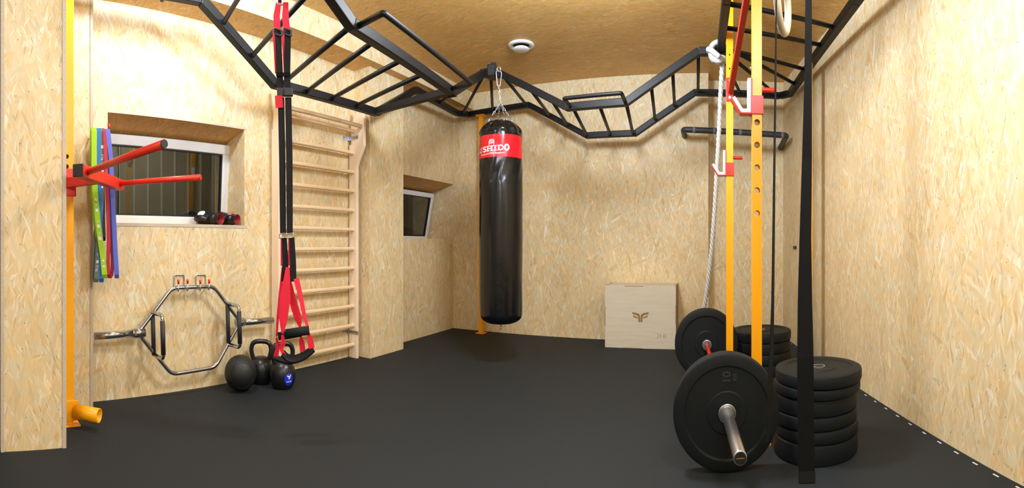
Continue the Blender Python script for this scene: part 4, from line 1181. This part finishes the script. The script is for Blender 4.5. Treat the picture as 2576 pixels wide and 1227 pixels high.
# ================================================================== BARBELL, PLATES
PR = 0.268
def plate(label, loc, thick, r, rot=None, group=None, letters=None, ringside=1):
    """bumper plate; built lying flat, centre of its lower face at the origin"""
    t = thing('bumper_plate', label, 'weight plate', loc, group)
    m_ = MB(); h = thick
    pr = [(0.027, 0.006), (0.05, 0.004), (0.10, 0.006), (r * 0.77, 0.006), (r * 0.80, 0.0), (r - 0.012, 0.0), (r - 0.003, 0.004), (r, 0.014),
          (r, h - 0.014), (r - 0.003, h - 0.004), (r - 0.012, h), (r * 0.80, h), (r * 0.77, h - 0.006), (0.10, h - 0.006), (0.095, h - 0.002), (0.05, h - 0.002), (0.027, h - 0.006)]
    m_.lathe(pr, 72, smooth=True); o = m_.build('disc', M['plate_rubber'], t, local=True)
    md = o.modifiers.new('es', 'EDGE_SPLIT'); md.split_angle = radians(35)
    m_ = MB(); m_.lathe([(0.0280, 0.002), (0.036, 0.002), (0.036, h + 0.001), (0.0280, h + 0.001), (0.0280, 0.002)], 40); o2 = m_.build('hub', M['zinc'], t, local=True)
    md = o2.modifiers.new('es', 'EDGE_SPLIT'); md.split_angle = radians(35)
    if letters:
        m_ = MB()
        for txt, x, y, sz in letters:
            m_ = MB(); vs, fs = text_geo(txt, sz, offset=0.001); m_.add([(x - v.y, v.x + y, h - 0.0052) for v in vs], fs)
            m_.build('lettering', M['plate_mark'], t, local=True)
    if rot is not None: t.rotation_euler = rot
    return t
BZ = PR + 0.002
n_hub = V((0.085, 2.40, BZ)); f_hub = V((-0.028, 4.06, BZ))
bdir = (n_hub - f_hub).normalized(); yaw_b = atan2(bdir.y, bdir.x)
# the plate leans a little on the sleeve: its face turns towards the room
face_yaw = yaw_b
def lay(yaw): return Euler((pi / 2, 0, yaw + pi / 2))
bb = thing('barbell', 'barbell with chrome sleeves and red shaft lying across the floor by the rack', 'barbell', (0.03, 3.2, 0.0))
s_end = n_hub + bdir * 0.50
m_ = MB(); m_.cyl(f_hub - bdir * 0.05, n_hub + bdir * 0.0, 0.0155, 20); m_.build('shaft', M['red'], bb)
for c_, e in ((n_hub, 1), (f_hub, -1)):
    m_ = MB()
    m_.tube([c_ - bdir * (0.06 * e), c_ + bdir * (0.53 * e)], 0.0275, 28); sl = m_.build('sleeve', M['sleeve_steel'], bb, bevel=0.003)
    m_ = MB(); m_.cyl(c_ - bdir * (0.095 * e), c_ - bdir * (0.058 * e), 0.040, 28); m_.build('collar', M['zinc'], bb, bevel=0.004)
    ee = c_ + bdir * (0.53 * e)
    m_ = MB(); m_.cyl(ee - bdir * (0.002 * e), ee + bdir * (0.0015 * e), 0.0230, 28); cp = m_.build('end_cap', M['black_plastic'], sl)
    if e > 0:
        vs, fs = text_geo('KINGSBOX', 0.0066)
        xr = V((0, 0, 1)).cross(bdir).normalized(); mt = frame(ee + bdir * 0.002, xr, None, bdir)
        m_ = MB(); m_.add([mt @ v for v in vs], fs); m_.build('cap_print', M['gold'], cp)
def stand_plate(label, centre, thick, r, letters=None):
    # axis along the bar, face towards the lens
    loc = centre - bdir * (thick / 2)
    t = plate(label, loc, thick, r, None, 'bumper plates on the barbell', letters)
    xr = V((0, 0, 1)).cross(bdir).normalized()
    t.rotation_euler = frame(V((0, 0, 0)), xr, None, bdir).to_euler()
    return t
stand_plate('black bumper plate facing the camera on the near end of the barbell', n_hub - bdir * 0.012, 0.085, PR, [('10', 0.0, PR * 0.60, 0.056), ('KG', 0.040, PR * 0.60, 0.024)])
stand_plate('black bumper plate on the far end of the barbell next to the jump box', f_hub, 0.085, PR)
# inner flange on the sleeve in front of the near plate
m_ = MB(); m_.tube(arc(n_hub + bdir * 0.034, 0.041, 0, 2 * pi, 36, V((0, 0, 1)), V((0, 0, 1)).cross(bdir))[:-1], 0.004, 8, closed=True); m_.build('spring_collar', M['zinc'], bb)

NS = V((0.592, 2.60, 0)); RS = 0.235
z = 0.0
spec = [(0.098, 'bottom thick bumper plate of the near stack by the right wall'),
        (0.060, 'second bumper plate up in the near stack by the right wall'),
        (0.064, 'third bumper plate up in the near stack by the right wall'),
        (0.080, 'fourth bumper plate up in the near stack by the right wall'),
        (0.052, 'fifth bumper plate up, second from the top of the near stack'),
        (0.060, 'topmost bumper plate of the near stack by the right wall')]
rg = random.Random(3)
for i, (h, lab) in enumerate(spec):
    jx, jy = rg.uniform(-.008, .008), rg.uniform(-.008, .008)
    if i == len(spec) - 1: jx, jy = 0.012, -0.006
    t = plate(lab, (NS.x + jx, NS.y + jy, z), h, RS + (0.006 if i > 3 else 0), None, 'near stack of bumper plates', [('10', 0.0, RS * 0.6, 0.045), ('KG', 0.034, RS * 0.6, 0.02)] if i == 5 else None)
    t.rotation_euler = (0, 0, radians(rg.uniform(0, 360) if i < 5 else 150)); z += h + 0.0005
FS = V((0.466, 4.29, 0)); RF = 0.268; z = 0.0
for h, lab in ((0.09, 'bottom bumper plate of the far stack behind the rack'), (0.085, 'second bumper plate up in the far stack behind the rack'),
               (0.085, 'third bumper plate up, under the top of the far stack'), (0.075, 'topmost bumper plate of the far stack behind the rack')):
    plate(lab, (FS.x + rg.uniform(-.006, .006), FS.y + rg.uniform(-.006, .006), z), h, RF, None, 'far stack of bumper plates'); z += h + 0.0005

# ================================================================== CLIMBING ROPE
kp = inn_pts[10] + V((-0.0, -0.05, 0))
rp = thing('climbing_rope', 'thick white twisted rope knotted over the black bars and hanging to the floor', 'rope', (PD(1768, 790, 4.55).x, PD(1768, 790, 4.55).y, 0))
path = [PD(1817, 158, 4.16), PD(1813, 230, 4.18), PD(1809, 330, 4.22), PD(1803, 440, 4.28), PD(1797, 540, 4.34), PD(1789, 640, 4.42), PD(1780, 720, 4.50), PD(1768, 790, 4.58)]
e = path[-1]; path += [V((e.x - 0.05, e.y + 0.05, 0.25)), V((e.x - 0.08, e.y + 0.08, 0.03))]
core = smooth_path(path, 26)
def strands(core, R_, r_, pitch, name, par, cap=True):
    L = [0.0]
    for a, b in zip(core[:-1], core[1:]): L.append(L[-1] + (b - a).length)
    for k_ in range(3):
        P = []; aa = None
        for i, p in enumerate(core):
            tg = (core[min(i + 1, len(core) - 1)] - core[max(i - 1, 0)]).normalized()
            if aa is None: aa = tg.orthogonal()
            aa = (aa - tg * aa.dot(tg)).normalized(); b2 = tg.cross(aa)
            q = 2 * pi * (L[i] / pitch + k_ / 3)
            P.append(p + aa * (R_ * cos(q)) + b2 * (R_ * sin(q)))
        m_ = MB(); m_.tube(P, r_, 8); m_.build(name, M['rope'], par)
strands(core, 0.0105, 0.0115, -0.13, 'strand', rp)
# knot: two turns over the rail corner and a wrapped collar
kc = inn_pts[10]
def knot_loop(c, ax_, ay_, rx, ry, a0, a1, r_, drift):
    n = 40; P = []
    for i in range(n + 1):
        q = a0 + (a1 - a0) * i / n
        P.append(V(c) + V(ax_) * (rx * cos(q)) + V(ay_) * (ry * sin(q)) + V(drift) * (i / n))
    m_ = MB(); m_.tube(P, r_, 12); m_.build('knot_turn', M['rope'], rp)
vx = V((1, 0, 0)); vz = V((0, 0, 1)); vy = V((0, 1, 0))
K = PD(1806, 128, 4.10)
knot_loop(K, vx, vz, 0.062, 0.066, radians(60), radians(330), 0.023, (0.0, -0.03, -0.02))
knot_loop(K + V((0, 0.03, 0)), vx, vz, 0.062, 0.062, radians(20), radians(240), 0.023, (0.0, 0.0, -0.01))
knot_loop(PD(1814, 146, 4.13), vx, (vy * 0.9 + vz * -0.35), 0.046, 0.042, 0, 2 * pi, 0.021, (0, 0, -0.03))
knot_loop(PD(1802, 140, 4.06), (vx + vz * -0.75).normalized(), vy, 0.085, 0.055, radians(90), radians(290), 0.021, (0.0, 0, -0.01))

# ================================================================== GYM RINGS AND THEIR STRAPS
rc = PD(1969, 20, 1.98)
ring_c = V((rc.x, rc.y, rc.z + 0.022))
gr = thing('gym_ring', 'pale wooden gymnastic ring hanging high beside the rack on a thin dark strap', 'gym ring', (ring_c.x, ring_c.y, ring_c.z - 0.115))
rdir = V((0.82, -0.1, 0.0)); rdir = (SD * 0 + V((0.36, 0.93, 0))).normalized()
m_ = MB(); m_.tube(arc(ring_c, 0.108, 0, 2 * pi, 48, rdir, V((0, 0, 1)))[:-1], 0.0155, 16, closed=True); m_.build('ring', M['ring_wood'], gr)
m_ = MB()
ts = ring_c + V((0, 0, 0.108))
m_.ribbon([V((ts.x, ts.y, ts.z + 0.018)), V((ts.x, ts.y, ZH + 0.02))], 0.036, 0.003, rdir); m_.build('hanger', M['webbing_edge'], gr)
m_ = MB()
p_ = [PD(1953, 2, 1.78), PD(1951, 200, 1.78), PD(1948, 420, 1.78), PD(1946, 600, 1.78), PD(1944, 760, 1.78), PD(1941, 880, 1.78), PD(1937, 1000, 1.76), PD(1929, 1110, 1.74)]
p_ = [V((p_[0].x, p_[0].y, ZH - 0.03))] + p_
ws = [0.036] * 9
def tw(deg):
    base = V((0.14, 0.99, 0)); q = radians(deg); s2_ = V((0.99, -0.14, 0))
    return (base * cos(q) + s2_ * sin(q))
m_.ribbon(smooth_path(p_, 1), ws, 0.0025, [tw(a_) for a_ in (5, 4, 8, 10, 12, 14, 22, 30, 16)])
m_.build('tail_strap', M['webbing_edge'], gr)
st = thing('hanging_strap', 'wide black webbing strap hanging free in front of the near plate stack', 'strap', (0.33, 1.57, 0.3))
p_ = [PD(2034, 0, 1.62), PD(2033, 200, 1.62), PD(2030, 400, 1.62), PD(2026, 600, 1.60), PD(2025, 760, 1.58), PD(2026, 900, 1.56), PD(2027, 1050, 1.55), PD(2030, 1216, 1.54)]
p_ = [V((p_[0].x, p_[0].y, ZH - 0.03))] + p_
m_ = MB()
m_.ribbon(smooth_path(p_, 1), [0.020, 0.022, 0.026, 0.034, 0.040, 0.048, 0.054, 0.054, 0.053], 0.003, [V((0.98, -0.2, 0))] * 9)
m_.build('webbing', M['webbing_edge'], st)
e0, e1 = p_[-1], p_[-2]
m_ = MB(); dd_ = (e1 - e0).normalized(); m_.ribbon([e0 + dd_ * 0.003, e0 + dd_ * 0.035], 0.055, 0.006, V((0.98, -0.2, 0))); m_.build('stitched_end', M['webbing'], st)

# small dark wall fitting on the right wall behind the strap
d_ = ray(2001, 622); k_ = ND / (d_.x * NX + d_.y * NY); q = V((d_.x * k_, d_.y * k_, H + d_.z * k_))
m_ = MB(); R3 = Matrix((V((NX, NY, 0)), V((-NY, NX, 0)), V((0, 0, 1)))).transposed()
m_.box(q - V((NX, NY, 0)) * 0.008, (0.016, 0.10, 0.03), R3)
o = m_.build('wall_bolt', M['black_plastic'], loc=q, bevel=0.004)
tag(o, 'small black fitting screwed to the right wall near the corner', 'wall fitting')
